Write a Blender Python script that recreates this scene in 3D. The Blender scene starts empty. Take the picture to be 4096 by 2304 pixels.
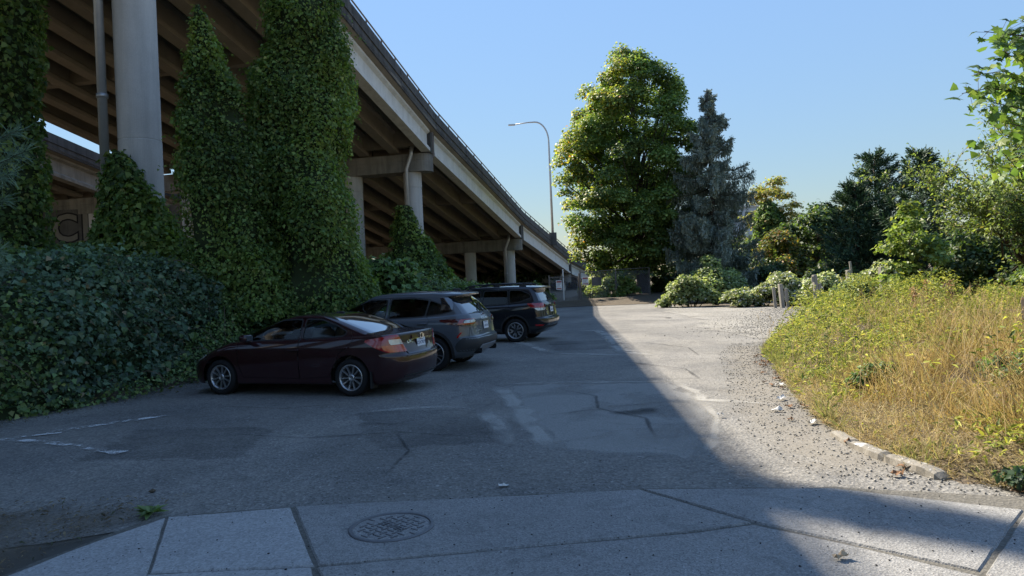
import bpy, bmesh, math, random
import numpy as np
from mathutils import Vector, Matrix
from mathutils.bvhtree import BVHTree

C = bpy.context.scene
COL = C.collection
R = math.radians
rng = np.random.default_rng(7)
random.seed(7)

# ------------------------------------------------------------------ camera
cam_data = bpy.data.cameras.new('camera')
cam_data.sensor_width = 36.0
cam_data.lens = 24.6
cam_data.shift_y = -0.0064
cam_data.clip_start = 0.05
cam_data.clip_end = 3000
cam = bpy.data.objects.new('camera', cam_data)
COL.objects.link(cam)
cam.matrix_world = Matrix.Translation((0, 0, 1.8)) @ Matrix.Rotation(R(90), 4, 'X') @ Matrix.Rotation(R(-2.5), 4, 'Z')
C.camera = cam

# ------------------------------------------------------------------ light
SUN_H = Vector((-0.585, 0.811, 0)).normalized()
SUN_EL = R(42)
sun_dir = Vector((SUN_H.x * math.cos(SUN_EL), SUN_H.y * math.cos(SUN_EL), math.sin(SUN_EL)))
sd = bpy.data.lights.new('sun', 'SUN')
sd.energy = 4.4
sd.angle = R(0.55)
sd.color = (1.0, 0.91, 0.77)
sun = bpy.data.objects.new('sun', sd)
sun.rotation_euler = sun_dir.to_track_quat('Z', 'Y').to_euler()
COL.objects.link(sun)

world = bpy.data.worlds.new('World')
C.world = world
world.use_nodes = True
wn = world.node_tree
wn.nodes.clear()
sky = wn.nodes.new('ShaderNodeTexSky')
sky.sky_type = 'NISHITA'
sky.sun_disc = False
sky.sun_elevation = SUN_EL
sky.sun_rotation = math.atan2(SUN_H.x, SUN_H.y)
sky.altitude = 50
sky.air_density = 1.2
sky.dust_density = 0.0
sky.ozone_density = 6.0
bg = wn.nodes.new('ShaderNodeBackground')
bg.inputs['Strength'].default_value = 0.131
wo = wn.nodes.new('ShaderNodeOutputWorld')
# the camera's tone curve: the whole sky compressed evenly (radiance ^ 0.26, hue kept)
lum = wn.nodes.new('ShaderNodeRGBToBW')
pw = wn.nodes.new('ShaderNodeMath'); pw.operation = 'POWER'; pw.inputs[1].default_value = -0.74
sc_ = wn.nodes.new('ShaderNodeVectorMath'); sc_.operation = 'SCALE'
tn = wn.nodes.new('ShaderNodeVectorMath'); tn.operation = 'MULTIPLY'; tn.inputs[1].default_value = (1.22, 1.10, 1.0)
wn.links.new(sky.outputs[0], lum.inputs[0]); wn.links.new(lum.outputs[0], pw.inputs[0])
wn.links.new(sky.outputs[0], sc_.inputs[0]); wn.links.new(pw.outputs[0], sc_.inputs['Scale'])
wn.links.new(sc_.outputs[0], tn.inputs[0]); wn.links.new(tn.outputs[0], bg.inputs[0])
wn.links.new(bg.outputs[0], wo.inputs[0])

vs = C.view_settings
vs.view_transform = 'Standard'
vs.look = 'None'
vs.exposure = 1.5
vs.gamma = 1.0
vs.use_curve_mapping = False
C.cycles.max_bounces = 8
C.cycles.diffuse_bounces = 6
C.cycles.transparent_max_bounces = 12
C.cycles.caustics_reflective = False
C.cycles.caustics_refractive = False

# ------------------------------------------------------------------ helpers: objects
def link(o, parent=None):
    COL.objects.link(o)
    if parent is not None:
        o.parent = parent
    return o

def tag(o, label, cat, group=None, kind=None):
    if label: o['label'] = label
    if cat: o['category'] = cat
    if group: o['group'] = group
    if kind: o['kind'] = kind
    return o

def empty(name, loc=(0, 0, 0), rz=0.0):
    o = bpy.data.objects.new(name, None)
    o.empty_display_size = 0.3
    o.location = loc
    o.rotation_euler = (0, 0, rz)
    COL.objects.link(o)
    return o

def thing(name, label, cat, loc=(0, 0, 0), rz=0.0, group=None):
    return tag(empty(name, loc, rz), label, cat, group)

def mesh_obj(name, verts, faces, mat, parent=None, smooth=False, col=None, kind=None):
    """verts Nx3, faces list (any) or int array MxK"""
    me = bpy.data.meshes.new(name)
    if isinstance(faces, np.ndarray):
        v = np.ascontiguousarray(verts, dtype=np.float32)
        m, k = faces.shape
        me.vertices.add(len(v)); me.vertices.foreach_set('co', v.ravel())
        me.loops.add(m * k); me.loops.foreach_set('vertex_index', np.ascontiguousarray(faces, dtype=np.int32).ravel())
        me.polygons.add(m)
        me.polygons.foreach_set('loop_start', np.arange(0, m * k, k, dtype=np.int32))
        me.update(calc_edges=True)
    else:
        me.from_pydata([tuple(map(float, p)) for p in verts], [], [tuple(map(int, f)) for f in faces])
    if smooth:
        me.polygons.foreach_set('use_smooth', np.ones(len(me.polygons), dtype=bool))
    if col is not None:
        a = me.color_attributes.new('Col', 'FLOAT_COLOR', 'POINT')
        c4 = np.ones((len(verts), 4), dtype=np.float32); c4[:, :3] = col
        a.data.foreach_set('color', c4.ravel())
    for mm in (mat if isinstance(mat, (list, tuple)) else [mat]):
        me.materials.append(mm)
    me.update()
    o = bpy.data.objects.new(name, me)
    link(o, parent)
    if kind: o['kind'] = kind
    return o

class MB:
    """collects simple shapes into one mesh"""
    def __init__(s): s.v = []; s.f = []
    def add(s, v, f):
        b = len(s.v); s.v += [tuple(p) for p in v]; s.f += [tuple(i + b for i in q) for q in f]; return s
    def box(s, x0, x1, y0, y1, z0, z1, M=None):
        v = [Vector((x, y, z)) for z in (z0, z1) for y in (y0, y1) for x in (x0, x1)]
        if M is not None: v = [M @ p for p in v]
        return s.add(v, [(0, 2, 3, 1), (4, 5, 7, 6), (0, 1, 5, 4), (2, 6, 7, 3), (0, 4, 6, 2), (1, 3, 7, 5)])
    def bevbox(s, x0, x1, y0, y1, z0, z1, b, M=None):
        bm = bmesh.new(); bmesh.ops.create_cube(bm, size=1)
        for v in bm.verts:
            v.co = Vector(((x0 + x1) / 2 + v.co.x * (x1 - x0), (y0 + y1) / 2 + v.co.y * (y1 - y0), (z0 + z1) / 2 + v.co.z * (z1 - z0)))
        bmesh.ops.bevel(bm, geom=list(bm.edges), offset=b, segments=2, affect='EDGES', profile=0.6)
        bm.verts.index_update()
        v = [x.co.copy() for x in bm.verts]
        if M is not None: v = [M @ p for p in v]
        f = [[x.index for x in q.verts] for q in bm.faces]; bm.free()
        return s.add(v, f)
    def tube(s, pts, rad, n=8, cap=True):
        v, f = tube(pts, rad, n, cap); return s.add(v, f)
    def prism(s, poly, axis0, axis1, cap=True):
        """poly: list of 2D offsets -> extruded between two frames (functions (a,b)->Vector)"""
        n = len(poly)
        v = [axis0(a, b) for a, b in poly] + [axis1(a, b) for a, b in poly]
        f = [(i, (i + 1) % n, n + (i + 1) % n, n + i) for i in range(n)]
        if cap: f += [tuple(range(n - 1, -1, -1)), tuple(range(n, 2 * n))]
        return s.add(v, f)
    def lathe(s, prof, n=24, M=None, closed=False):
        """prof (r, h) round local z"""
        v = []; f = []
        for k in range(n):
            a = 2 * math.pi * k / n
            for r, h in prof: v.append(Vector((r * math.cos(a), r * math.sin(a), h)))
        m = len(prof)
        for k in range(n):
            k2 = (k + 1) % n
            for i in range(m - 1 if not closed else m):
                j = (i + 1) % m
                f.append((k * m + i, k2 * m + i, k2 * m + j, k * m + j))
        if M is not None: v = [M @ p for p in v]
        return s.add(v, f)
    def build(s, name, mat, parent=None, smooth=False, kind=None):
        return mesh_obj(name, s.v, s.f, mat, parent, smooth, kind=kind)

def tube(pts, rad, n=8, cap=True):
    pts = [Vector(p) for p in pts]
    if not hasattr(rad, '__len__'): rad = [rad] * len(pts)
    v = []; f = []
    up = None
    for i, p in enumerate(pts):
        d = (pts[min(i + 1, len(pts) - 1)] - pts[max(i - 1, 0)])
        if d.length < 1e-9: d = Vector((0, 0, 1))
        d.normalize()
        if up is None:
            up = Vector((1, 0, 0)) if abs(d.x) < 0.8 else Vector((0, 1, 0))
        a = (up - d * up.dot(d)).normalized(); b = d.cross(a); up = a
        for k in range(n):
            t = 2 * math.pi * k / n
            v.append(p + (a * math.cos(t) + b * math.sin(t)) * rad[i])
    for i in range(len(pts) - 1):
        for k in range(n):
            k2 = (k + 1) % n
            f.append((i * n + k, i * n + k2, (i + 1) * n + k2, (i + 1) * n + k))
    if cap:
        f.append(tuple(range(n - 1, -1, -1))); f.append(tuple(range((len(pts) - 1) * n, len(pts) * n)))
    return v, f

def text_mesh(s, size, extrude=0.0, align='CENTER', shear=0.0, bold=0.0, space=1.0):
    cu = bpy.data.curves.new('text', 'FONT')
    cu.body = s; cu.size = size; cu.extrude = extrude; cu.align_x = align; cu.align_y = 'CENTER'
    cu.shear = shear; cu.offset = bold; cu.space_character = space; cu.resolution_u = 3
    o = bpy.data.objects.new('text', cu)
    COL.objects.link(o)
    dg = bpy.context.evaluated_depsgraph_get()
    me = bpy.data.meshes.new_from_object(o.evaluated_get(dg))
    v = [x.co.copy() for x in me.vertices]; f = [tuple(p.vertices) for p in me.polygons]
    bpy.data.objects.remove(o); bpy.data.curves.remove(cu); bpy.data.meshes.remove(me)
    return v, f

def text_obj(name, s, size, M, mat, parent=None, **kw):
    v, f = text_mesh(s, size, **kw)
    return mesh_obj(name, [M @ p for p in v], f, mat, parent)

# ------------------------------------------------------------------ helpers: materials
def new_mat(name):
    m = bpy.data.materials.new(name); m.use_nodes = True
    nt = m.node_tree; nt.nodes.clear()
    out = nt.nodes.new('ShaderNodeOutputMaterial')
    return m, nt, out

def N(nt, t, **kw):
    n = nt.nodes.new(t)
    for k, v in kw.items():
        if k in ('operation', 'blend_type', 'data_type', 'attribute_name', 'noise_dimensions', 'feature', 'distance', 'interpolation_type', 'wave_type', 'bands_direction'):
            setattr(n, k, v)
        else:
            n.inputs[k].default_value = v
    return n

def ramp(nt, src, stops):
    r = nt.nodes.new('ShaderNodeValToRGB')
    el = r.color_ramp.elements
    while len(el) < len(stops): el.new(0.5)
    for e, (p, c) in zip(el, stops):
        e.position = p; e.color = (c, c, c, 1) if not hasattr(c, '__len__') else (*c[:3], 1)
    nt.links.new(src, r.inputs[0]); return r

def coords(nt, scale=(1, 1, 1)):
    g = nt.nodes.new('ShaderNodeNewGeometry')   # world position
    m = nt.nodes.new('ShaderNodeMapping'); m.inputs['Scale'].default_value = scale
    nt.links.new(g.outputs['Position'], m.inputs[0])
    return m.outputs[0]

def noise(nt, co, scale, detail=4, rough=0.55, dist=0.0):
    n = N(nt, 'ShaderNodeTexNoise', Scale=scale, Detail=detail, Roughness=rough, Distortion=dist)
    nt.links.new(co, n.inputs['Vector']); return n.outputs['Fac']

def mixc(nt, fac, a, b, bt='MIX'):
    m = nt.nodes.new('ShaderNodeMix'); m.data_type = 'RGBA'; m.blend_type = bt
    for i, x in ((0, fac), (6, a), (7, b)):
        if hasattr(x, 'is_output'): nt.links.new(x, m.inputs[i])
        elif i == 0: m.inputs[0].default_value = x
        else: m.inputs[i].default_value = (*x[:3], 1)
    return m.outputs[2]

def princ(nt, out, col, rough=0.8, spec=0.3, metal=0.0, bump=None, bstr=0.3, bdist=0.02, **kw):
    p = nt.nodes.new('ShaderNodeBsdfPrincipled')
    for k, x in (('Base Color', col), ('Roughness', rough), ('Metallic', metal), ('Specular IOR Level', spec)):
        if hasattr(x, 'is_output'): nt.links.new(x, p.inputs[k])
        elif k == 'Base Color': p.inputs[k].default_value = (*x[:3], 1)
        else: p.inputs[k].default_value = x
    for k, x in kw.items(): p.inputs[k.replace('_', ' ')].default_value = x
    if bump is not None:
        b = N(nt, 'ShaderNodeBump', Strength=bstr, Distance=bdist)
        nt.links.new(bump, b.inputs['Height']); nt.links.new(b.outputs[0], p.inputs['Normal'])
    nt.links.new(p.outputs[0], out.inputs[0]); return p

def mat_flat(name, col, rough=0.7, spec=0.3, metal=0.0, var=0.15, scale=6.0, bstr=0.0, **kw):
    m, nt, out = new_mat(name)
    co = coords(nt); n = noise(nt, co, scale)
    c = mixc(nt, n, [x * (1 - var) for x in col], [min(1, x * (1 + var)) for x in col])
    n2 = noise(nt, co, scale * 8, 3)
    princ(nt, out, c, rough, spec, metal, bump=n2 if bstr else None, bstr=bstr, bdist=0.01, **kw)
    return m

def mat_ground(name, c1, c2, c3, fine=90.0, med=1.2, bstr=0.5, rough=0.92, bdist=0.012, speck=None):
    """granular ground: fine aggregate, mid patches, dust"""
    m, nt, out = new_mat(name)
    co = coords(nt)
    f = noise(nt, co, fine, 3, 0.7)
    vo = N(nt, 'ShaderNodeTexVoronoi', Scale=fine * 0.75); nt.links.new(co, vo.inputs['Vector'])
    a = mixc(nt, ramp(nt, f, [(0.3, 0.0), (0.72, 1.0)]).outputs[0], c1, c2)
    b = mixc(nt, ramp(nt, noise(nt, co, med, 6, 0.62, 0.4), [(0.38, 0.0), (0.68, 0.75)]).outputs[0], a, c3)
    big = noise(nt, co, 0.25, 5, 0.6, 0.6)
    b = mixc(nt, ramp(nt, big, [(0.32, 0.0), (0.68, 0.62)]).outputs[0], b, [x * 0.70 for x in c1])
    b = mixc(nt, ramp(nt, noise(nt, co, 2.6, 6, 0.7, 1.2), [(0.52, 0.0), (0.72, 0.45)]).outputs[0], b, [x * 0.62 for x in c1])
    tint = ramp(nt, vo.outputs['Color'], [(0.0, 0.62), (1.0, 1.4)])
    b = mixc(nt, 0.7, b, tint.outputs[0], 'MULTIPLY')
    if speck is not None:
        sp = noise(nt, co, fine * 0.35, 2, 0.6)
        b = mixc(nt, ramp(nt, sp, [(0.68, 0.0), (0.72, 1.0)]).outputs[0], b, speck)
    add = N(nt, 'ShaderNodeMath', operation='ADD')
    nt.links.new(f, add.inputs[0]); nt.links.new(vo.outputs['Distance'], add.inputs[1])
    princ(nt, out, b, rough, 0.25, bump=add.outputs[0], bstr=bstr, bdist=bdist)
    return m

def mat_concrete(name, col, stain=(0.03, 0.03, 0.03), amount=0.5, streak=True, rough=0.85, fine=30):
    m, nt, out = new_mat(name)
    co = coords(nt); st = coords(nt, (1.3, 1.3, 0.12))
    n1 = noise(nt, co, 1.1, 6, 0.6, 0.3); n2 = noise(nt, st, 1.8, 5, 0.65); n3 = noise(nt, co, fine, 3)
    c = mixc(nt, n3, [x * 0.82 for x in col], [x * 1.12 for x in col])
    c = mixc(nt, ramp(nt, n1, [(0.35, 0.0), (0.75, amount * 0.6)]).outputs[0], c, stain)
    if streak:
        c = mixc(nt, ramp(nt, n2, [(0.45, 0.0), (0.75, amount)]).outputs[0], c, stain)
    princ(nt, out, c, rough, 0.3, bump=n3, bstr=0.25, bdist=0.01)
    return m

def mat_leaf(name, trans=0.35, rough=0.5, spec=0.35, tcol=(1.35, 1.40, 0.6)):
    m, nt, out = new_mat(name)
    at = N(nt, 'ShaderNodeAttribute', attribute_name='Col')
    p = nt.nodes.new('ShaderNodeBsdfPrincipled')
    p.inputs['Roughness'].default_value = rough; p.inputs['Specular IOR Level'].default_value = spec
    nt.links.new(at.outputs['Color'], p.inputs['Base Color'])
    t = nt.nodes.new('ShaderNodeBsdfTranslucent')
    tc = mixc(nt, 1.0, at.outputs['Color'], tcol, 'MULTIPLY')
    nt.links.new(tc, t.inputs[0])
    mx = nt.nodes.new('ShaderNodeMixShader'); mx.inputs[0].default_value = trans
    nt.links.new(p.outputs[0], mx.inputs[1]); nt.links.new(t.outputs[0], mx.inputs[2])
    nt.links.new(mx.outputs[0], out.inputs[0])
    return m

def mat_worn(name, col, cover=0.5, scale=5.0, rough=0.85):
    """thin worn layer: holes where it has rubbed off"""
    m, nt, out = new_mat(name)
    co = coords(nt)
    n1 = noise(nt, co, scale, 6, 0.75, 0.4); n2 = noise(nt, co, scale * 14, 3, 0.7)
    ad = N(nt, 'ShaderNodeMath', operation='MULTIPLY_ADD'); ad.inputs[1].default_value = 0.35
    nt.links.new(n2, ad.inputs[0]); nt.links.new(n1, ad.inputs[2])
    r = ramp(nt, ad.outputs[0], [(0.85 - cover * 0.45, 0.0), (0.95 - cover * 0.35, 0.85)])
    c = mixc(nt, n2, [x * 0.8 for x in col], [x * 1.15 for x in col])
    p = princ(nt, out, c, rough, 0.2)
    tr = nt.nodes.new('ShaderNodeBsdfTransparent'); mx = nt.nodes.new('ShaderNodeMixShader')
    nt.links.new(r.outputs[0], mx.inputs[0]); nt.links.new(tr.outputs[0], mx.inputs[1]); nt.links.new(p.outputs[0], mx.inputs[2])
    nt.links.new(mx.outputs[0], out.inputs[0])
    return m

def mat_soft(name, col, amount=0.5, scale=1.2):
    """thin film of dust or filler, thinning out unevenly"""
    m, nt, out = new_mat(name)
    co = coords(nt)
    n1 = noise(nt, co, scale, 5, 0.6, 0.5); n2 = noise(nt, co, 60, 3, 0.7)
    r = ramp(nt, n1, [(0.26, 0.0), (0.52, amount)])
    g = ramp(nt, n2, [(0.3, 0.55), (0.7, 1.0)])
    mm = N(nt, 'ShaderNodeMath', operation='MULTIPLY'); nt.links.new(r.outputs[0], mm.inputs[0]); nt.links.new(g.outputs[0], mm.inputs[1])
    at = N(nt, 'ShaderNodeAttribute', attribute_name='Col'); m2 = N(nt, 'ShaderNodeMath', operation='MULTIPLY')
    nt.links.new(mm.outputs[0], m2.inputs[0]); nt.links.new(at.outputs['Fac'], m2.inputs[1]); mm = m2
    c = mixc(nt, n2, [x * 0.75 for x in col], [x * 1.2 for x in col])
    p = princ(nt, out, c, 0.9, 0.2)
    tr = nt.nodes.new('ShaderNodeBsdfTransparent'); mx = nt.nodes.new('ShaderNodeMixShader')
    nt.links.new(mm.outputs[0], mx.inputs[0]); nt.links.new(tr.outputs[0], mx.inputs[1]); nt.links.new(p.outputs[0], mx.inputs[2])
    nt.links.new(mx.outputs[0], out.inputs[0])
    return m

def mat_glass(name, tint, dark=1.0):
    m, nt, out = new_mat(name)
    tr = nt.nodes.new('ShaderNodeBsdfTransparent'); tr.inputs[0].default_value = (*tint, 1)
    gl = nt.nodes.new('ShaderNodeBsdfGlossy'); gl.inputs['Roughness'].default_value = 0.03
    fr = N(nt, 'ShaderNodeFresnel', IOR=1.5)
    mx = nt.nodes.new('ShaderNodeMixShader')
    nt.links.new(fr.outputs[0], mx.inputs[0]); nt.links.new(tr.outputs[0], mx.inputs[1]); nt.links.new(gl.outputs[0], mx.inputs[2])
    nt.links.new(mx.outputs[0], out.inputs[0])
    return m

def mat_paint(name, col, metal=0.0, rough=0.4, coat=1.0):
    m, nt, out = new_mat(name)
    co = coords(nt)
    fl = noise(nt, co, 900, 1); du = noise(nt, co, 3.5, 6, 0.65)
    c = mixc(nt, fl, [x * 0.8 for x in col], [x * 1.25 for x in col])
    c = mixc(nt, ramp(nt, du, [(0.45, 0.0), (0.85, 0.03)]).outputs[0], c, (0.16, 0.15, 0.13))
    rr = ramp(nt, du, [(0.3, rough), (0.8, rough + 0.1)])
    p = princ(nt, out, c, rr.outputs[0], 0.2, metal)
    p.inputs['Coat Weight'].default_value = coat; p.inputs['Coat Roughness'].default_value = 0.03
    return m

# ------------------------------------------------------------------ helpers: numbers
def nz(p, seed=0, freq=1.0, octaves=3):
    """cheap smooth 3-D noise, about -1..1, on an Nx3 array"""
    r = np.random.default_rng(seed + 11)
    p = np.asarray(p, dtype=np.float64); out = np.zeros(len(p)); amp = 1.0; tot = 0
    for o in range(octaves):
        s = np.zeros(len(p))
        for k in range(5):
            d = r.normal(size=3); d /= np.linalg.norm(d)
            s += np.sin(p @ d * freq * (0.7 + 0.6 * r.random()) * 2.0 + r.random() * 6.28 + 1.3 * np.sin(p @ r.normal(size=3) * freq * 0.5))
        out += amp * s / 2.6; tot += amp; amp *= 0.55; freq *= 2.1
    return out / tot

def unit(v):
    return v / np.maximum(np.linalg.norm(v, axis=1, keepdims=True), 1e-9)

def sstep(a, b, x):
    t = np.clip((x - a) / (b - a), 0, 1); return t * t * (3 - 2 * t)

LEAF = {  # template: verts (across, along, out), triangles
    'quad': (np.array([(0, 0, 0), (-.42, .45, .10), (.42, .45, .10), (0, 1, -.08)]), np.array([(0, 2, 1), (1, 2, 3)])),
    'ovate': (np.array([(0, 0, 0), (-.44, .34, .10), (0, .45, -.03), (.44, .34, .10), (0, 1, -.12)]), np.array([(0, 2, 1), (1, 2, 4), (0, 3, 2), (2, 3, 4)])),
    'blade': (np.array([(-.5, 0, 0), (.5, 0, 0), (-.4, .55, .07), (.4, .55, .07), (0, 1, .30)]), np.array([(0, 1, 3), (0, 3, 2), (2, 3, 4)])),
    'ivy': (np.array([(0, 0, 0), (-.52, .18, .06), (-.30, .62, .05), (0, .42, -.03), (.52, .18, .06), (.30, .62, .05), (0, 1, -.1)]),
            np.array([(0, 3, 1), (1, 3, 2), (2, 3, 6), (0, 4, 3), (4, 5, 3), (5, 6, 3)])),
    'spray': (np.array([(0, 0, 0), (-.5, .5, .04), (0, .35, .05), (.5, .55, .04), (0, 1, 0), (-.3, .8, 0), (.3, .85, 0)]),
              np.array([(0, 2, 1), (0, 3, 2), (2, 6, 4), (2, 4, 5)])),
}

def leaves(name, pos, nor, tip, size, col, mat, parent=None, kind_='quad', width=1.0, kind=None):
    """one mesh of many leaves; size per leaf (N,), col Nx3"""
    tv, tf = LEAF[kind_]
    n = unit(nor); t = tip - n * np.sum(tip * n, axis=1, keepdims=True); t = unit(t); b = np.cross(t, n)
    s = np.asarray(size)[:, None, None]
    w = np.asarray(width); w = (w[:, None, None] if w.ndim else w)
    col = np.asarray(col) * {'grass blade': 1.35, 'needles': 1.75}.get(mat.name, 2.0)
    V = pos[:, None, :] + s * (w * tv[None, :, 0:1] * b[:, None, :] + tv[None, :, 1:2] * t[:, None, :] + tv[None, :, 2:3] * n[:, None, :])
    k = len(tv)
    F = (tf[None] + (np.arange(len(pos)) * k)[:, None, None]).reshape(-1, 3)
    return mesh_obj(name, V.reshape(-1, 3), F, mat, parent, col=np.repeat(np.clip(col, 0, .62), k, axis=0), kind=kind)

def palette(n, cols, w, r, jitter=0.18):
    cols = np.array(cols); idx = r.choice(len(cols), size=n, p=np.array(w) / np.sum(w))
    return cols[idx] * (1 + jitter * r.normal(size=(n, 1))).clip(0.4, 1.8)

def sample_tris(v, f, n, r):
    """area weighted points + normals on quads/tris (int array)"""
    if f.shape[1] == 4: f = np.concatenate([f[:, [0, 1, 2]], f[:, [0, 2, 3]]])
    a, b, c = v[f[:, 0]], v[f[:, 1]], v[f[:, 2]]
    cr = np.cross(b - a, c - a); ar = np.linalg.norm(cr, axis=1)
    i = r.choice(len(f), size=n, p=ar / ar.sum())
    u = r.random((n, 1)); w = r.random((n, 1)); m = (u + w) > 1
    u = np.where(m, 1 - u, u); w = np.where(m, 1 - w, w)
    return a[i] + u * (b[i] - a[i]) + w * (c[i] - a[i]), unit(cr[i])

def grid_faces(nu, nv, wrap=False):
    i = np.arange(nu - 1)[:, None]; j = np.arange(nv if wrap else nv - 1)[None, :]
    j2 = (j + 1) % nv
    return np.stack(np.broadcast_arrays(i * nv + j, i * nv + j2, (i + 1) * nv + j2, (i + 1) * nv + j), -1).reshape(-1, 4)

# ================================================================== MATERIALS
M = {}
M['asphalt'] = mat_ground('asphalt', (0.085, 0.084, 0.082), (0.37, 0.352, 0.318), (0.275, 0.258, 0.225), fine=44, med=0.7, bstr=0.8, bdist=0.012, speck=(0.36, 0.345, 0.32))
M['gravel'] = mat_ground('gravel', (0.20, 0.19, 0.17), (0.42, 0.40, 0.365), (0.33, 0.31, 0.265), fine=26, med=0.9, bstr=0.9, bdist=0.03)
M['earth'] = mat_ground('earth', (0.085, 0.067, 0.047), (0.19, 0.15, 0.105), (0.15, 0.125, 0.09), fine=22, med=1.2, bstr=0.8, bdist=0.03)
M['dust'] = mat_soft('dusty gravel', (0.34, 0.305, 0.25), 0.45, 2.0)
M['slab'] = mat_ground('broom finished concrete', (0.30, 0.30, 0.292), (0.42, 0.41, 0.40), (0.34, 0.335, 0.32), fine=90, med=0.8, bstr=0.25, bdist=0.003, speck=(0.08, 0.078, 0.075))
M['apron'] = mat_ground('exposed aggregate concrete', (0.165, 0.163, 0.158), (0.43, 0.42, 0.40), (0.30, 0.293, 0.275), fine=95, med=0.9, bstr=0.7, bdist=0.006, speck=(0.06, 0.058, 0.055))
M['joint'] = mat_flat('dirt filled joint', (0.075, 0.07, 0.06), 0.95)
M['jointfill'] = mat_ground('dirt in the joints', (0.10, 0.095, 0.082), (0.18, 0.168, 0.145), (0.15, 0.14, 0.12), fine=60, med=3.0)
M['seam'] = mat_soft('pale worn seam', (0.39, 0.375, 0.34), 0.95, 1.0)
M['fineseam'] = mat_soft('thin worn seam', (0.39, 0.375, 0.34), 0.8, 1.1)
M['crack'] = mat_soft('dark crack', (0.04, 0.04, 0.04), 0.6, 2.5)
M['oldpaint'] = mat_worn('worn white paint', (0.72, 0.72, 0.70), 0.44, 4.5)
M['patch'] = mat_soft('dark asphalt stain', (0.055, 0.053, 0.05), 0.6, 1.5)
M['patchdark'] = mat_soft('darker asphalt repair', (0.09, 0.088, 0.085), 0.30, 0.8)
M['patchpale'] = mat_soft('smoother asphalt patch', (0.34, 0.33, 0.305), 0.85, 0.8)
M['conc'] = mat_concrete('bridge concrete', (0.36, 0.345, 0.31), (0.06, 0.055, 0.05), 0.62)
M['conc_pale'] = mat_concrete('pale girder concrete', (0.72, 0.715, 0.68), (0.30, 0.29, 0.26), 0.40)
M['conc_dark'] = mat_concrete('blackened parapet concrete', (0.125, 0.12, 0.115), (0.02, 0.02, 0.02), 0.8)
M['conc_brown'] = mat_concrete('girder concrete', (0.28, 0.245, 0.20), (0.08, 0.07, 0.058), 0.5, streak=False)
M['conc_cap'] = mat_concrete('cap concrete', (0.27, 0.255, 0.225), (0.05, 0.047, 0.042), 0.75)
M['col'] = mat_concrete('column concrete', (0.55, 0.54, 0.52), (0.27, 0.265, 0.25), 0.5)
M['galv'] = mat_flat('galvanised steel', (0.42, 0.43, 0.44), 0.45, 0.5, 0.6, var=0.2, scale=3)
M['rail'] = mat_flat('rusty rail', (0.16, 0.14, 0.125), 0.7, 0.4, 0.3)
M['white'] = mat_flat('white sheet metal', (0.72, 0.71, 0.69), 0.5, 0.4, var=0.08)
M['black'] = mat_flat('black', (0.012, 0.012, 0.013), 0.6, 0.4)
M['paintpale'] = mat_flat('pale spray paint', (0.46, 0.43, 0.36), 0.8, var=0.2, scale=4)
M['paintdark'] = mat_flat('dark spray paint', (0.015, 0.015, 0.018), 0.8)
M['wood'] = mat_concrete('weathered wood', (0.36, 0.335, 0.29), (0.10, 0.09, 0.075), 0.6)
M['bark'] = mat_concrete('bark', (0.075, 0.06, 0.048), (0.02, 0.016, 0.012), 0.7)
M['stem'] = mat_flat('vine stem', (0.11, 0.085, 0.06), 0.9, var=0.3)
M['core'] = mat_flat('vine stems and leaves', (0.035, 0.047, 0.022), 0.95, 0.05, var=0.4, scale=5)
M['drycore'] = mat_flat('thatch of dead stalks', (0.17, 0.135, 0.07), 0.95, 0.05, var=0.4, scale=5)
M['leaf'] = mat_leaf('leaf', 0.42, 0.5)
M['waxy'] = mat_leaf('waxy leaf', 0.25, 0.42, 0.4)
M['grass'] = mat_leaf('grass blade', 0.40, 0.6, 0.2, (1.15, 1.15, 0.75))
M['needle'] = mat_leaf('needles', 0.12, 0.6, 0.25, (1.0, 1.15, 0.8))
M['iron'] = mat_flat('cast iron', (0.13, 0.13, 0.135), 0.5, 0.5, 0.35, var=0.3, scale=20, bstr=0.2)
M['irondark'] = mat_flat('dark plate iron', (0.022, 0.022, 0.024), 0.7, 0.5, 0.3, var=0.4, scale=20)  # plate between the treads, darker than rim and treads
M['litter'] = mat_flat('litter paper', (0.55, 0.54, 0.51), 0.7, var=0.1)
M['deadleaf'] = mat_flat('dead leaf', (0.20, 0.11, 0.055), 0.8, var=0.4, scale=9)

# ================================================================== TERRAIN
FOOT = np.array([(-10.5, -6), (-9.2, 4), (-8.2, 9), (-7.87, 10.65), (-7.05, 12.25), (-6.55, 14.4), (-6.1, 18), (-4.9, 25), (-2.2, 35), (0.6, 41), (2.3, 45), (3.2, 50), (5.5, 60), (9, 75), (16, 110)])
MOUND = np.array([(6.5, -4), (4.9, 3), (3.95, 5.3), (3.45, 6.0), (3.42, 7.0), (3.55, 8.2), (3.8, 9.3), (4.35, 11.4), (4.9, 13.4), (5.35, 15.2), (6.36, 17.6), (9.1, 23.0), (11.2, 26.4), (14.2, 31.3), (17, 34), (24, 36)])
def foot_x(y): return np.interp(y, FOOT[:, 1], FOOT[:, 0])
def mound_x(y): return np.interp(y, MOUND[:, 1], MOUND[:, 0])

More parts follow.
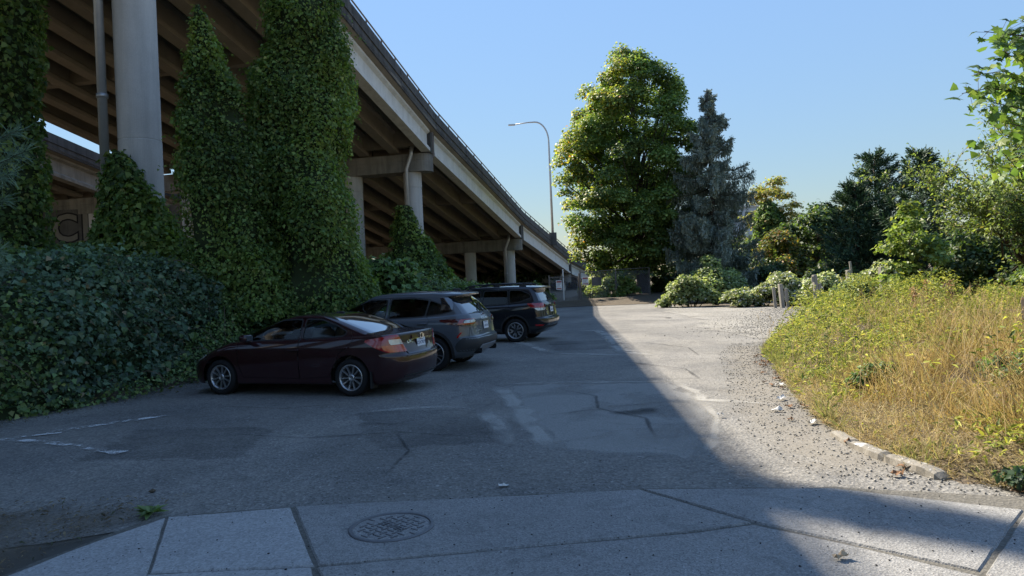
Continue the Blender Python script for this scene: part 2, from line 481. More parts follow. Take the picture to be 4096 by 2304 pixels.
def terrain_z(x, y):
    x = np.asarray(x, float); y = np.asarray(y, float)
    hl = np.interp(y, [-6, 8, 14, 26, 36, 45, 60, 90], [2.4, 2.5, 2.5, 2.6, 1.9, 0.9, 0.5, 0.2])
    d = foot_x(y) - x
    z = hl * sstep(0.1, 2.6, d) + 0.10 * np.clip(d - 2.6, 0, 14) * np.interp(y, [0, 30, 60], [1, 1, 0.3])
    d2 = x - mound_x(y)
    on = (y < 36)
    hm = np.interp(y, [-4, 4, 6, 9, 14, 20, 30, 36], [0.3, 0.32, 0.40, 0.42, 0.38, 0.32, 0.22, 0.1])
    mz = hm * sstep(-0.05, 2.9, d2) * (1 + 0.16 * np.sin(x * 1.1 + y * 0.7) + 0.12 * np.sin(x * 2.3 - y * 1.3)) + 0.012 * np.clip(d2 - 3, 0, 20)
    mz = mz + 0.10 * sstep(-0.02, 0.22, d2)
    z = z + np.where(on, mz, 0)
    far = sstep(44.3, 47.5, y - 0.06 * x) * np.interp(x, [0, 8, 20], [0.25, 0.45, 0.5])
    z = z + np.where(d < 0.2, far, 0)
    return z

nx, ny = 150, 190
gx = np.sinh(np.linspace(-3.2, 3.2, nx)) / math.sinh(3.2) * 300
gx = np.sort(np.concatenate([gx[np.abs(gx) > 22], np.linspace(-22, 22, 170)]))
gy = np.concatenate([np.linspace(-60, -8, 12), np.linspace(-7, 50, 200), np.geomspace(51, 900, 40)])
GX, GY = np.meshgrid(gx, gy, indexing='ij')
tz = terrain_z(GX.ravel(), GY.ravel())
pts = np.stack([GX.ravel(), GY.ravel(), tz - 0.02 + 0.03 * nz(np.stack([GX.ravel(), GY.ravel(), tz], 1), 3, 0.8) * (tz > 0.05)], 1)
terrain = mesh_obj('ground', pts, grid_faces(len(gx), len(gy)), M['earth'], smooth=True, kind='structure')

def sheet(name, poly, z, mat, parent=None, kind=None, jag=0.0, step=0.3, seed=0):
    """flat ground sheet from an outline, edge broken up by jag"""
    r = np.random.default_rng(seed); p = []
    n = len(poly)
    for i in range(n):
        a, b = np.array(poly[i], float), np.array(poly[(i + 1) % n], float)
        k = max(1, int(np.linalg.norm(b - a) / step)) if jag else 1
        for q in range(k):
            t = q / k; c = a + (b - a) * t
            p.append(c + (r.normal(size=2) * jag if jag else 0))
    return mesh_obj(name, [(x, y, z) for x, y in p], [tuple(range(len(p)))], mat, parent, kind=kind)

lot_poly = [(-8.6, 4.4), (-3.6, 5.2), (-2.9, 5.5), (-1.9, 5.6), (1.0, 5.65), (2.55, 5.5), (4.4, 4.6), (4.1, 5.4), (3.7, 7.2), (4.0, 9.3), (5.0, 13), (5.7, 15.4), (6.7, 17.7), (9.4, 23), (11.6, 26.6), (15, 31), (13.5, 33.6), (9.5, 38), (8.9, 44.6), (5.4, 45.2), (2.0, 44.4), (0.4, 41), (-2.4, 35), (-5.1, 25), (-6.4, 18), (-6.9, 14.4), (-7.4, 12.2), (-8.3, 10)]
asphalt = sheet('asphalt', lot_poly, 0.004, M['asphalt'], kind='structure', jag=0.05, step=0.5, seed=2)
grav_poly = [(6.7, 17.9), (9.2, 23), (11.4, 26.5), (14.6, 31), (13.2, 33.4), (9.6, 37.6), (8.6, 40), (7.2, 33), (7.4, 28), (6.2, 23)]
gravel = sheet('gravel', grav_poly, 0.010, M['gravel'], kind='structure', jag=0.22, step=0.5, seed=5)
def ribbon(name, pts, w, mat, z=0.008, parent=None, jag=0.25, step=0.25, seed=1):
    r = np.random.default_rng(seed)
    q = []
    for i in range(len(pts) - 1):
        a, b = np.array(pts[i], float), np.array(pts[i + 1], float)
        k = max(1, int(np.linalg.norm(b - a) / step))
        q += [a + (b - a) * t / k for t in range(k)]
    q.append(np.array(pts[-1], float)); q = np.array(q)
    q[1:-1] += r.normal(size=(len(q) - 2, 2)) * w * jag * 0.4
    d = np.gradient(q, axis=0); nrm = unit(np.stack([-d[:, 1], d[:, 0]], 1))
    ww = w * (1 + jag * r.normal(size=(len(q), 1))).clip(0.3, 2)
    n = len(q); v = []; fade = []
    endf = np.minimum(1, np.minimum(np.arange(n), np.arange(n)[::-1]) / 2.0)
    for k_, fd in ((-.75, 0), (-.3, 1), (.3, 1), (.75, 0)):
        v += [(*p, z) for p in q + nrm * ww * k_]; fade += list(fd * endf)
    f = [(c_ * n + i, c_ * n + i + 1, c_ * n + n + i + 1, c_ * n + n + i) for c_ in range(3) for i in range(n - 1)]
    return mesh_obj(name, v, f, mat, parent, col=np.repeat(np.array(fade)[:, None], 3, 1))

def soft_sheet(name, poly, z, mat, parent, jag=.06, step=.2, seed=0, inner=.78):
    r = np.random.default_rng(seed); p = []
    for i in range(len(poly)):
        a, b = np.array(poly[i], float), np.array(poly[(i + 1) % len(poly)], float); k = max(1, int(np.linalg.norm(b - a) / step))
        p += [a + (b - a) * q / k + r.normal(size=2) * jag for q in range(k)]
    p = np.array(p); c = p.mean(0); n = len(p); pi = c + (p - c) * inner
    v = [(*x, z) for x in p] + [(*x, z) for x in pi]; f = [(i, (i + 1) % n, n + (i + 1) % n, n + i) for i in range(n)] + [tuple(range(n, 2 * n))]
    return mesh_obj(name, v, f, mat, parent, col=np.repeat(np.r_[np.zeros(n), np.ones(n)][:, None], 3, 1))

ribbon('dust', [(3.0, 5.9), (3.05, 7.0), (3.25, 8.6), (3.6, 10.2), (4.3, 12.4), (4.9, 14.6), (5.7, 17)], .8, M['dust'], .0075, asphalt, jag=.12, seed=7)
for i, (pp, w, m) in enumerate([
        ([(-0.35, 12.3), (0.8, 12.2), (2.0, 11.9), (2.6, 11.68)], 0.20, 'seam'),
        ([(-0.25, 12.1), (-0.05, 10.4), (0.12, 9.0), (0.32, 7.6), (0.55, 7.35)], 0.26, 'seam'),
        ([(-2.3, 10.1), (-1.5, 10.3), (-0.9, 10.2), (-0.49, 9.95)], 0.12, 'fineseam'),
        ([(-0.49, 9.95), (-0.3, 8.9), (-0.12, 7.8), (0.05, 7.6)], 0.24, 'seam'),
        ([(2.6, 11.68), (2.72, 10.7), (2.62, 9.9), (3.35, 9.42), (3.6, 9.2)], 0.15, 'seam'),
        ([(2.62, 9.9), (2.46, 8.7), (2.05, 7.4), (1.66, 6.6)], 0.10, 'fineseam'),
        ([(-0.2, 21.4), (0.5, 19.2), (0.85, 17.0)], 0.24, 'seam'),
        ([(0.85, 17.0), (1.8, 16.4), (2.65, 15.8)], 0.22, 'seam'),
        ([(2.84, 24.1), (2.85, 20), (2.62, 17.0), (2.9, 15.6)], 0.34, 'seam'),
        ([(1.0, 24.2), (2.9, 23.9), (4.3, 24.0)], 0.22, 'fineseam'),
        ([(0.9, 7.5), (1.5, 7.9), (1.9, 8.0)], 0.5, 'fineseam')]):
    ribbon('worn_seam', pp, w, M[m], 0.0085 + 0.0004 * i, asphalt, seed=20 + i)
CR = [([(-3.6, 8.9), (-2.6, 8.5), (-1.5, 8.6), (-.6, 8.2)], .035), ([(-1.5, 8.6), (-1.2, 7.6), (-1.3, 6.6)], .03), ([(.6, 11.6), (1.2, 10.6), (1.1, 9.6), (1.6, 8.8), (1.5, 7.6)], .035), ([(1.1, 9.6), (2.2, 9.9)], .03), ([(-4.8, 11.2), (-3.6, 10.7), (-2.6, 10.9)], .03), ([(2.2, 14.8), (3.2, 13.2), (3.1, 11.8)], .04), ([(3.4, 19), (4.2, 17), (4.0, 15.2)], .04)]
for i, (pp, w) in enumerate(CR + [([(-2.1, 9.25), (-1.6, 9.1), (-1.35, 9.35)], 0.07), ([(-1.4, 9.5), (-1.2, 9.62)], 0.09), ([(0.6, 19.5), (1.4, 19.2), (2.0, 19.4)], 0.10), ([(5.6, 30.6), (6.5, 29.4), (6.2, 28.2)], 0.16), ([(0.3, 9.2), (1.0, 9.5), (1.4, 9.3)], 0.05)]):
    ribbon('crack', pp, w, M['crack'], 0.0145 + 0.0002 * i, asphalt, seed=60 + i)
soft_sheet('asphalt_patch', [(-0.2, 12.2), (2.6, 11.7), (2.65, 9.9), (2.4, 8.6), (1.65, 6.7), (.5, 7.3), (.1, 9.2)], 0.0065, M['patchpale'], asphalt, jag=.05, seed=3, inner=.93)
for k_, pl in enumerate([[(-2.4, 10.2), (-0.5, 10.0), (-0.1, 7.8), (-1.6, 7.7)], [(0.9, 20.4), (3.0, 20.0), (2.8, 17.4), (1.0, 17.6)], [(-5.2, 9.6), (-3.2, 9.3), (-3.0, 7.6), (-5.0, 7.8)]]):
    soft_sheet('asphalt_patch', pl, 0.0062 + .0001 * k_, M['patchdark'], asphalt, jag=.04, seed=13 + k_, inner=.92)
for i, (cx, cy, rx, ry) in enumerate([(1.55, 9.2, .34, .22), (1.75, 9.35, .15, .12)]):
    soft_sheet('oil_stain', [(cx + rx * math.cos(a), cy + ry * math.sin(a)) for a in np.linspace(0, 2 * math.pi, 15)[:-1]], 0.0165 + 0.0004 * i, M['patch'], asphalt, jag=0.03, step=.12, seed=i, inner=.5)
for i, (pp, w) in enumerate([([(-6.85, 9.2), (-6.5, 9.12), (-6.1, 8.95), (-4.6, 8.1)], 0.10), ([(-6.45, 9.55), (-5.9, 10.0), (-5.2, 10.55)], 0.09), ([(-6.8, 9.25), (-6.2, 9.5)], 0.07)]):
    ribbon('paint_line', pp, w, M['oldpaint'], 0.0195 + 0.0004 * i, asphalt, seed=80 + i)

# front street + pavement
road = sheet('road', [(-12, -30), (30, -30), (30, 3.9), (4.2, 4.95), (2.5, 5.6), (-3.0, 5.5), (-12, 4.2)], -0.004, M['joint'], kind='structure')
filler = sheet('road_joint', [(-4.9, 1.0), (-3.5, 4.4), (-3.0, 5.66), (-1.9, 5.78), (1.0, 5.85), (2.55, 5.68), (8.2, 3.65), (8.2, 1.0)], 0.0185, M['jointfill'], road, jag=0.01, step=.2)
pave = empty('pavement'); pave['kind'] = 'structure'
def slab(poly, mat, seed, name='slab', top=0.03, gap=0.004):
    c = np.mean(poly, axis=0); p = []
    r = np.random.default_rng(seed)
    n = len(poly)
    for i in range(n):
        a, b = np.array(poly[i], float), np.array(poly[(i + 1) % n], float)
        k = max(1, int(np.linalg.norm(b - a) / 0.12))
        d = (b - a) / np.linalg.norm(b - a); nn = np.array([-d[1], d[0]])
        if np.dot(c - a, nn) < 0: nn = -nn
        for q in range(k): p.append(a + (b - a) * q / k + nn * (gap + abs(r.normal()) * 0.004) + (d * gap if q == 0 else 0))
    n = len(p)
    v = [(x, y, -0.02) for x, y in p] + [(x, y, top - 0.012) for x, y in p] + [tuple(np.array([*((np.array([x, y]) - c) * (1 - 0.012 / max(.2, np.linalg.norm(np.array([x, y]) - c))) + c), top])) for x, y in p]
    f = [(i, (i + 1) % n, n + (i + 1) % n, n + i) for i in range(n)] + [(n + i, n + (i + 1) % n, 2 * n + (i + 1) % n, 2 * n + i) for i in range(n)] + [tuple(range(2 * n, 3 * n))]
    return mesh_obj(name, v, f, mat, pave)
slab([(-4.6, 1.2), (-3.45, 4.35), (-3.18, 5.05), (-2.86, 5.62), (-2.42, 4.5), (-1.75, 2.8), (-1.2, 1.2)], M['slab'], 1)
slab([(-2.85, 5.63), (-1.892, 5.745), (-1.348, 4.5), (-2.42, 4.5)], M['slab'], 2)
slab([(-2.42, 4.49), (-1.36, 4.49), (-0.6, 2.8), (-1.75, 2.8)], M['slab'], 3)
slab([(-1.87, 5.76), (0.99, 5.82), (1.62, 4.93), (1.2, 4.82), (-1.33, 4.5)], M['apron'], 4)
slab([(1.01, 5.82), (2.5, 5.64), (3.55, 4.95), (2.6, 4.0), (1.66, 4.92)], M['apron'], 5)
slab([(-1.33, 4.48), (1.2, 4.80), (1.62, 4.90), (2.05, 4.5), (2.6, 3.9), (2.2, 3.0), (-0.6, 2.8)], M['apron'], 6)
slab([(3.56, 4.945), (8, 3.6), (8, 1.2), (2.21, 1.2), (2.21, 3.0), (2.61, 3.98)], M['apron'], 7)
slab([(-1.75, 2.78), (-0.6, 2.78), (2.2, 2.98), (2.2, 1.2), (-1.2, 1.2)], M['apron'], 8)
dirt = soft_sheet('dirt', [(-9.5, 4.6), (-8.5, 6.3), (-7.0, 6.5), (-5.4, 6.3), (-4.3, 6.1), (-3.4, 6.02), (-2.85, 5.72), (-3.25, 5.1), (-3.6, 4.4), (-4.6, 2.2), (-9.5, 1.2)], 0.0225, mat_soft('loose dark earth', (.18, .15, .112), .85, 1.0), None, jag=.07, step=.15, seed=9, inner=.84)
dirt['kind'] = 'structure'
bare = sheet('earth_bank', [(2.0, 44.2), (5.4, 44.7), (8.9, 44.2), (9.2, 46.2), (5.6, 46.9), (2.4, 46.6)], 0.026, M['earth'], kind='structure', jag=0.15, seed=12)

# ================================================================== VIADUCT
BY = np.array([-55, -30, -5, 20, 45, 70, 94, 118, 142.])
BX = np.array([-17.6, -16.1, -13.2, -9.3, -4.44, 1.52, 8.3, 16.2, 25.])
BZ = np.array([25.2, 23.6, 21.0, 17.2, 12.82, 8.62, 5.07, 2.2, 0.4])

def viaduct(name, label, off, dz, ngird, full=True):
    root = thing(name, label, 'viaduct')
    E = [Vector((x, y, z + dz)) for x, y, z in zip(BX, BY, BZ)]
    nb = len(E)
    tang = [(E[min(i + 1, nb - 1)] - E[max(i - 1, 0)]) for i in range(nb)]
    lat = [Vector((-t.y, t.x, 0)).normalized() for t in tang]           # to the left, away from the car park
    E = [e + l * off for e, l in zip(E, lat)]
    width = 0.9 + 2.1 * (ngird - 1) + 0.9
    def fr(i, t):
        """point frame inside span i: lateral a, vertical b below parapet top"""
        p = E[i].lerp(E[i + 1], t); l = lat[i].lerp(lat[i + 1], t).normalized()
        return lambda a, b: p + l * a + Vector((0, 0, b))
    for i in range(nb - 1):
        if not full and (i < 2 or i > 5): continue
        MB().prism([(0, -0.92), (width, -0.92), (width, -1.22), (0.35, -1.22), (0, -1.06)], fr(i, 0), fr(i, 1)).build('deck', M['conc_brown'], root)
        np_ = 4 if full else 2
        for k in range(np_):
            t0, t1 = k / np_ + 0.0012, (k + 1) / np_ - 0.0012
            MB().prism([(0.0, -1.10), (0.0, 0), (0.24, 0), (0.30, -0.6), (0.34, -0.915), (0.34, -1.10)], fr(i, t0), fr(i, t1)).build('parapet_panel', M['conc_dark'], root)
            MB().prism([(-0.05, -0.62), (-0.05, -0.54), (0.0, -0.54), (0.0, -0.62)], fr(i, t0), fr(i, t1)).build('ledge', M['conc_dark'], root)
            MB().prism([(width - 0.3, -0.918), (width - 0.24, 0), (width, 0), (width, -0.918)], fr(i, t0), fr(i, t1)).build('parapet_panel', M['conc_dark'], root)
        # girders: I sections, each its own part
        I = [(-.30, 0), (.30, 0), (.30, -.14), (.11, -.26), (.11, -.98), (.31, -1.14), (.31, -1.36), (-.31, -1.36), (-.31, -1.14), (-.11, -.98), (-.11, -.26), (-.30, -.14)]
        g0, g1 = 0.018, 0.982
        for k in range(ngird):
            a0 = 0.62 + 2.1 * k
            f0, f1 = fr(i, g0), fr(i, g1)
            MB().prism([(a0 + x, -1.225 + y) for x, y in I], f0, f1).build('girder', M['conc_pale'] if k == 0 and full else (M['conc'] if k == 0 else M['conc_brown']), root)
        for t in (0.03, 0.5, 0.97):
            MB().prism([(0.75, -1.23), (width - 0.9, -1.23), (width - 0.9, -2.3), (0.75, -2.3)], fr(i, t - 0.006), fr(i, t + 0.006)).build('diaphragm', M['conc_brown'], root)
        if full and 2 <= i <= 6:
            mb = MB()
            f0, f1 = fr(i, 0.0), fr(i, 1.0)
            mb.tube([f0(0.12, 0.34), f1(0.12, 0.34)], 0.045, 6)
            for k in range(13):
                q = fr(i, (k + 0.5) / 13); mb.tube([q(0.12, -0.02), q(0.12, 0.34)], 0.04, 5)
            mb.build('railing', M['rail'], root)
    for i in range(1, nb - 1):
        if not full and (i < 3 or i > 6): continue
        e = E[i]; l = lat[i]; d = Vector((l.y, -l.x, 0))          # d: along the bridge
        top = -2.60; h = 1.12; r = 0.68
        nose = 0.35 if full else 0.6
        # rounded cap outline in plan
        L0, L1 = nose, width - 0.5
        plan = [(L0 + r - r * math.cos(a), r * math.sin(a)) for a in np.linspace(-math.pi / 2, math.pi / 2, 13)]
        plan = [(a, b) for a, b in plan] + [(L1, r), (L1, -r)]
        def lay(z, s=1.0): return [e + l * (a if a < 3 else a) + d * (b * s) + Vector((0, 0, z)) for a, b in plan]
        mb = MB(); n = len(plan)
        zs = [(top, 1.0), (top - 0.42, 1.0), (top - 0.435, .975), (top - 0.455, .975), (top - 0.47, 1.0), (top - h, 1.0)]
        rings = [lay(z, s) for z, s in zs]
        v = [p for q in rings for p in q]; f = []
        for a in range(len(zs) - 1):
            f += [(a * n + k, a * n + (k + 1) % n, (a + 1) * n + (k + 1) % n, (a + 1) * n + k) for k in range(n)]
        f += [tuple(range(n)), tuple(range((len(zs) - 1) * n, len(zs) * n))[::-1]]
        mb.add(v, f)
        cap = mb.build('pier_cap', M['conc_cap'], root)
        if full:
            q = MB().prism([(0.30, -1.24), (0.92, -1.24), (0.92, -2.59), (0.30, -2.59)], lambda a, b: e + l * a + d * 0.34 + Vector((0, 0, b)), lambda a, b: e + l * a - d * 0.34 + Vector((0, 0, b)))
            q.build('pilaster', M['conc_dark'], root)
        nc = 5 if full else 4
        for k in range(nc):
            p = e + l * ((1.28 if i == 3 and full else 1.75) + (4.55 if i == 3 and full else 4.1) * k)
            zt = e.z + top - h
            zb = float(terrain_z(p.x, p.y)) - 0.3
            if zt - zb < 0.4: continue
            Mx = Matrix.Translation((p.x, p.y, 0))
            zm = zt - (7.2 if i == 3 else 3.4)
            MB().lathe([(0.575, zb), (0.575, zm), (0.562, zm + .012), (0.562, zm + .03), (0.57, zm + .042), (0.57, zt - 1.05), (0.555, zt - 1.04), (0.555, zt - 0.98), (0.58, zt - 0.97), (0.58, zt + 0.01)], 64, Mx).build('column', M['col'], root)
    return root, E, lat, width, fr

via, VE, VL, VW, vfr = viaduct('concrete_viaduct', 'long curved concrete highway viaduct nearest the parked cars, on round columns', 0.0, 0.0, 10)
# drainpipes on the bents
def pipe(pts, r=0.125):
    mb = MB(); mb.tube(pts, r, 12)
    p = [Vector(x) for x in pts]
    mb.tube([p[-1].lerp(p[-2], 0.42), p[-1].lerp(p[-2], 0.42) + Vector((0, 0, 0.12))], r * 1.22, 12)
    return mb.build('drainpipe', M['galv'], via, smooth=True)
for i, (dx, dyy) in {3: (-0.78, -0.45), 4: (-0.25, -0.85), 5: (-0.35, -0.85), 6: (-0.35, -0.85)}.items():
    e = VE[i]; c = e + VL[i] * (1.28 if i == 3 else 1.75)
    zb = float(terrain_z(c.x + dx, c.y + dyy)) + 0.2
    pipe([(c.x + dx + 0.42, c.y + dyy - .15, e.z - 2.2), (c.x + dx + 0.35, c.y + dyy - .15, e.z - 2.7), (c.x + dx, c.y + dyy, e.z - 3.6), (c.x + dx, c.y + dyy, zb)])
    if i < 6:
        MB().tube([e + VL[i] * 0.22 + Vector((0, -0.5, -1.3)), e + VL[i] * 0.22 + Vector((0, -0.5, -2.95))], 0.05, 6).build('conduit', M['rail'], via)

via2, VE2, VL2, VW2, vfr2 = viaduct('far_viaduct', 'second concrete viaduct running parallel behind the first, its parapet under a strip of sky', VW + 3.4, -1.15, 6, full=False)

# graffiti on a cap far along and on the wall beneath
e = VE[6]; capface = [c for c in via.children if c.name.startswith('pier_cap')]
cap6 = min(capface, key=lambda c: abs(c.data.vertices[0].co.y - e.y))
gx0 = e.x - 6.6
d6 = VL[6]
Mg = Matrix.Translation((e.x - 4.4, e.y - 0.72 - 0.0, e.z - 3.2))
rotz = math.atan2(-d6.y, -d6.x)
fwd = Vector((d6.y, -d6.x, 0)); fwd = fwd if fwd.y < 0 else -fwd
ctr = e + d6 * 6.0 + fwd * 0.69 + Vector((0, 0, -3.18))
Mg = Matrix.Translation(ctr) @ Matrix.Rotation(rotz, 4, 'Z') @ Matrix.Rotation(R(90), 4, 'X')
bgp = [(-3.3, -.46), (3.3, -.46), (3.3, .50), (-3.3, .50)]
mesh_obj('graffiti', [Mg @ Vector((x, y, -0.004)) for x, y in bgp], [(0, 1, 2, 3)], M['paintpale'], cap6)
text_obj('graffiti', 'TERU', 1.25, Mg, M['paintdark'], cap6, bold=0.03, space=1.25)

wall = thing('retaining_wall', 'shaded concrete wall covered in graffiti behind the ivy, under the far viaduct', 'wall')
MB().box(-52, -22.5, 50.0, 50.6, 0.0, 8.3).build('wall_face', M['conc_dark'], wall)
Mw = Matrix.Translation((-31.5, 49.985, 6.9)) @ Matrix.Rotation(R(90), 4, 'X')
wf = wall.children[0]
text_obj('graffiti', '12 CLEF', 2.7, Mw @ Matrix.Translation((0, 0, 0)), M['paintdark'], wf, bold=0.16, space=1.15)
text_obj('graffiti', '12 CLEF', 2.7, Mw @ Matrix.Translation((0, 0, 0.006)), mat_flat('dim grey spray paint', (.20, .19, .165), .8, var=.25, scale=3), wf, bold=0.05, space=1.15)
# scribbled tags on a column of the near viaduct
cols = [c for c in via.children if c.name.startswith('column')]
def col_near(x, y): return min(cols, key=lambda c: (c.data.vertices[0].co.x - .6 - x) ** 2 + (c.data.vertices[0].co.y - y) ** 2)
tgt = VE[4] + VL[4] * (1.75 + 4.1 * 4)
ct = col_near(tgt.x, tgt.y)
v, f = text_mesh('REBUS', 0.55, shear=0.2)
Z0 = float(terrain_z(tgt.x, tgt.y))
def wrapc(p, z):
    a = -math.pi / 2 + p.x / 0.577
    return (tgt.x + 0.580 * math.cos(a), tgt.y + 0.580 * math.sin(a), z + p.y)
mesh_obj('graffiti', [wrapc(p, Z0 + 2.3) for p in v], f, M['paintdark'], ct)
v, f = text_mesh('OKES', 0.4, shear=0.4)
mesh_obj('graffiti', [wrapc(p, Z0 + 1.5) for p in v], f, M['paintdark'], ct)

# street lamp standing on the parapet
lx, ly = 4.78, 82.0
i = 5; t = (ly - VE[5].y) / (VE[6].y - VE[5].y); pz = VE[5].lerp(VE[6], t)
lamp = thing('street_lamp', 'tall curved-arm street lamp rising from the viaduct parapet beside the big maple', 'street lamp', (pz.x + 0.1, pz.y, pz.z))
MB().bevbox(-.45, .42, -.5, .5, -1.0, 0.45, .04).build('pedestal', M['conc_dark'], lamp)
pp = [(0, 0, 0.4), (0, 0, 6), (0, 0, 10.6)] + [(-1.55 + 1.55 * math.cos(a), 0, 11.2 + 2.3 * math.sin(a)) for a in np.linspace(0.05, math.pi / 2, 9)] + [(-2.4, 0, 13.48), (-3.9, 0, 13.3)]
MB().tube(pp, [0.15, 0.13, 0.105] + [0.09] * 9 + [0.075, 0.06], 10).build('pole', M['galv'], lamp, smooth=True)
MB().bevbox(-4.65, -3.85, -.16, .16, 13.2, 13.36, .04).build('lamp_head', M['galv'], lamp)

# ================================================================== CARS
M['maroon'] = mat_paint('maroon car paint', (0.021, 0.0036, 0.0056))
M['greycar'] = mat_paint('dark grey car paint', (0.070, 0.080, 0.095))
M['blackcar'] = mat_paint('black car paint', (0.006, 0.007, 0.011), 0.2)
M['trim'] = mat_flat('black plastic trim', (0.022, 0.022, 0.024), 0.55, 0.4)
M['greytrim'] = mat_flat('charcoal bumper plastic', (0.030, 0.032, 0.035), 0.6, 0.35)
M['silver'] = mat_flat('silver skid plate', (0.30, 0.31, 0.33), 0.4, 0.5, 0.5)
M['tyre'] = mat_flat('tyre rubber', (0.014, 0.014, 0.015), 0.8, 0.25, bstr=0.2)
M['alloy'] = mat_flat('alloy wheel', (0.42, 0.43, 0.45), 0.30, 0.5, 0.85, var=0.08)
M['alloyd'] = mat_flat('dark alloy', (0.05, 0.052, 0.055), 0.4, 0.5, 0.6)
M['chrome'] = mat_flat('chrome', (0.75, 0.76, 0.78), 0.12, 0.5, 1.0, var=0.03)
M['glass'] = mat_glass('car glass', (0.60, 0.68, 0.68))
M['tint'] = mat_glass('tinted glass', (0.10, 0.12, 0.13))
M['darkglass'] = mat_flat('dark rear glass', (0.012, 0.016, 0.02), 0.03, 1.0, var=0.02, Coat_Weight=1.0, Coat_IOR=1.9)
M['seat'] = mat_flat('grey seat cloth', (0.16, 0.155, 0.15), 0.9)
M['redlens'] = mat_flat('red lamp lens', (0.30, 0.004, 0.007), 0.12, 0.7, var=0.3, scale=25, Coat_Weight=1.0)
M['amberlens'] = mat_flat('orange red lamp lens', (0.42, 0.030, 0.010), 0.14, 0.7, var=0.35, scale=25, Coat_Weight=1.0)
M['darkred'] = mat_flat('smoked red lens', (0.06, 0.006, 0.008), 0.1, 0.7, Coat_Weight=1.0)
M['clearlens'] = mat_flat('clear lamp lens', (0.50, 0.50, 0.50), 0.15, 0.8, 0.3, var=0.3, scale=30, Coat_Weight=1.0)
M['plate'] = mat_flat('white number plate', (0.66, 0.69, 0.73), 0.5, 0.4, var=0.05)
M['plateblue'] = mat_flat('blue plate lettering', (0.03, 0.045, 0.12), 0.6)

def hermite(xs, ys, x):
    xs = np.array(xs, float); ys = np.array(ys, float)
    if len(xs) == 1: return np.full_like(x, ys[0])
    d = np.diff(ys) / np.diff(xs); m = np.zeros(len(xs))
    m[0], m[-1] = d[0], d[-1]
    for i in range(1, len(xs) - 1):
        m[i] = 0 if d[i - 1] * d[i] <= 0 else 2 * d[i - 1] * d[i] / (d[i - 1] + d[i])
    x = np.clip(x, xs[0], xs[-1]); i = np.clip(np.searchsorted(xs, x) - 1, 0, len(xs) - 2)
    h = xs[i + 1] - xs[i]; t = (x - xs[i]) / h
    return ys[i] * (1 + 2 * t) * (1 - t) ** 2 + h * m[i] * t * (1 - t) ** 2 + ys[i + 1] * t * t * (3 - 2 * t) + h * m[i + 1] * t * t * (t - 1)

NR, NC, NS, NF = 9, 9, 46, 8
def ring(L):
    xr, xf, hw, rr, rf = L['xr'], L['xf'], L['hw'], L.get('rr', .3), L.get('rf', .4)
    br, bf = L.get('br', .07), L.get('bf', .12)
    p = []
    for k in range(NR): y = (hw - rr) * k / NR; p.append((xr + br * (y / hw) ** 2, y))
    y0 = hw - rr; b0 = br * (y0 / hw) ** 2
    for k in range(NC):
        a = math.pi / 2 * k / NC
        p.append((xr + b0 + rr * (1 - math.cos(a)) ** 1.0, y0 + rr * math.sin(a)))
    x0 = xr + b0 + rr
    y1 = hw - rf; b1 = bf * (y1 / hw) ** 2; x1 = xf - b1 - rf
    for k in range(NS): p.append((x0 + (x1 - x0) * k / NS, hw))
    for k in range(NC):
        a = math.pi / 2 * k / NC
        p.append((x1 + rf * math.sin(a), y1 + rf * math.cos(a)))
    for k in range(NF + 1): y = y1 * (1 - k / NF); p.append((xf - bf * (y / hw) ** 2, y))
    p = np.array(p)
    tp = L.get('taper')
    if tp: p[:, 1] *= hermite([a for a, b in tp], [b for a, b in tp], p[:, 0])
    z = L['z']
    zz = hermite([a for a, b in z], [b for a, b in z], p[:, 0]) if isinstance(z, list) else np.full(len(p), z)
    zz = zz + L.get('crown', 0) * (1 - (p[:, 1] / max(hw, .01)) ** 2)
    return np.column_stack([p, zz])

def shell(levels, nsub=5):
    P = np.array([ring(L) for L in levels]); J = len(P)
    soft = np.array([L.get('soft', 1.0) for L in levels])
    T = np.zeros_like(P)
    T[1:-1] = (P[2:] - P[:-2]) * 0.5
    T[0] = P[1] - P[0]; T[-1] = P[-1] - P[-2]
    # keep tangents no longer than the shorter neighbour
    ln = np.linalg.norm(np.diff(P, axis=0), axis=2)
    for j in range(1, J - 1):
        lim = np.minimum(ln[j - 1], ln[j]) * 1.1
        tl = np.linalg.norm(T[j], axis=1); T[j] *= np.minimum(1, lim / np.maximum(tl, 1e-6))[:, None]
    T *= soft[:, None, None]
    rows, lv = [], []
    for j in range(J - 1):
        for k in range(nsub):
            t = k / nsub
            rows.append(P[j] * (1 + 2 * t) * (1 - t) ** 2 + T[j] * t * (1 - t) ** 2 + P[j + 1] * t * t * (3 - 2 * t) + T[j + 1] * t * t * (t - 1)); lv.append(j + t)
    rows.append(P[-1]); lv.append(J - 1)
    return np.array(rows), np.array(lv)

def pip(poly, x, z):
    c = False; n = len(poly)
    for i in range(n):
        (x1, y1), (x2, y2) = poly[i], poly[(i + 1) % n]
        if (y1 > z) != (y2 > z) and x < (x2 - x1) * (z - y1) / (y2 - y1) + x1: c = not c
    return c

def inset(poly, d):
    p = np.array(poly, float); n = len(p)
    area = sum(p[i][0] * p[(i + 1) % n][1] - p[(i + 1) % n][0] * p[i][1] for i in range(n))
    s = 1 if area > 0 else -1; out = []
    for i in range(n):
        a, b, c = p[i - 1], p[i], p[(i + 1) % n]
        e1 = (b - a) / np.linalg.norm(b - a); e2 = (c - b) / np.linalg.norm(c - b)
        n1 = np.array([-e1[1], e1[0]]) * s; n2 = np.array([-e2[1], e2[0]]) * s
        m = n1 + n2; m /= max(0.3, np.dot(m, m) / 2); out.append(tuple(b + m * d))
    return out

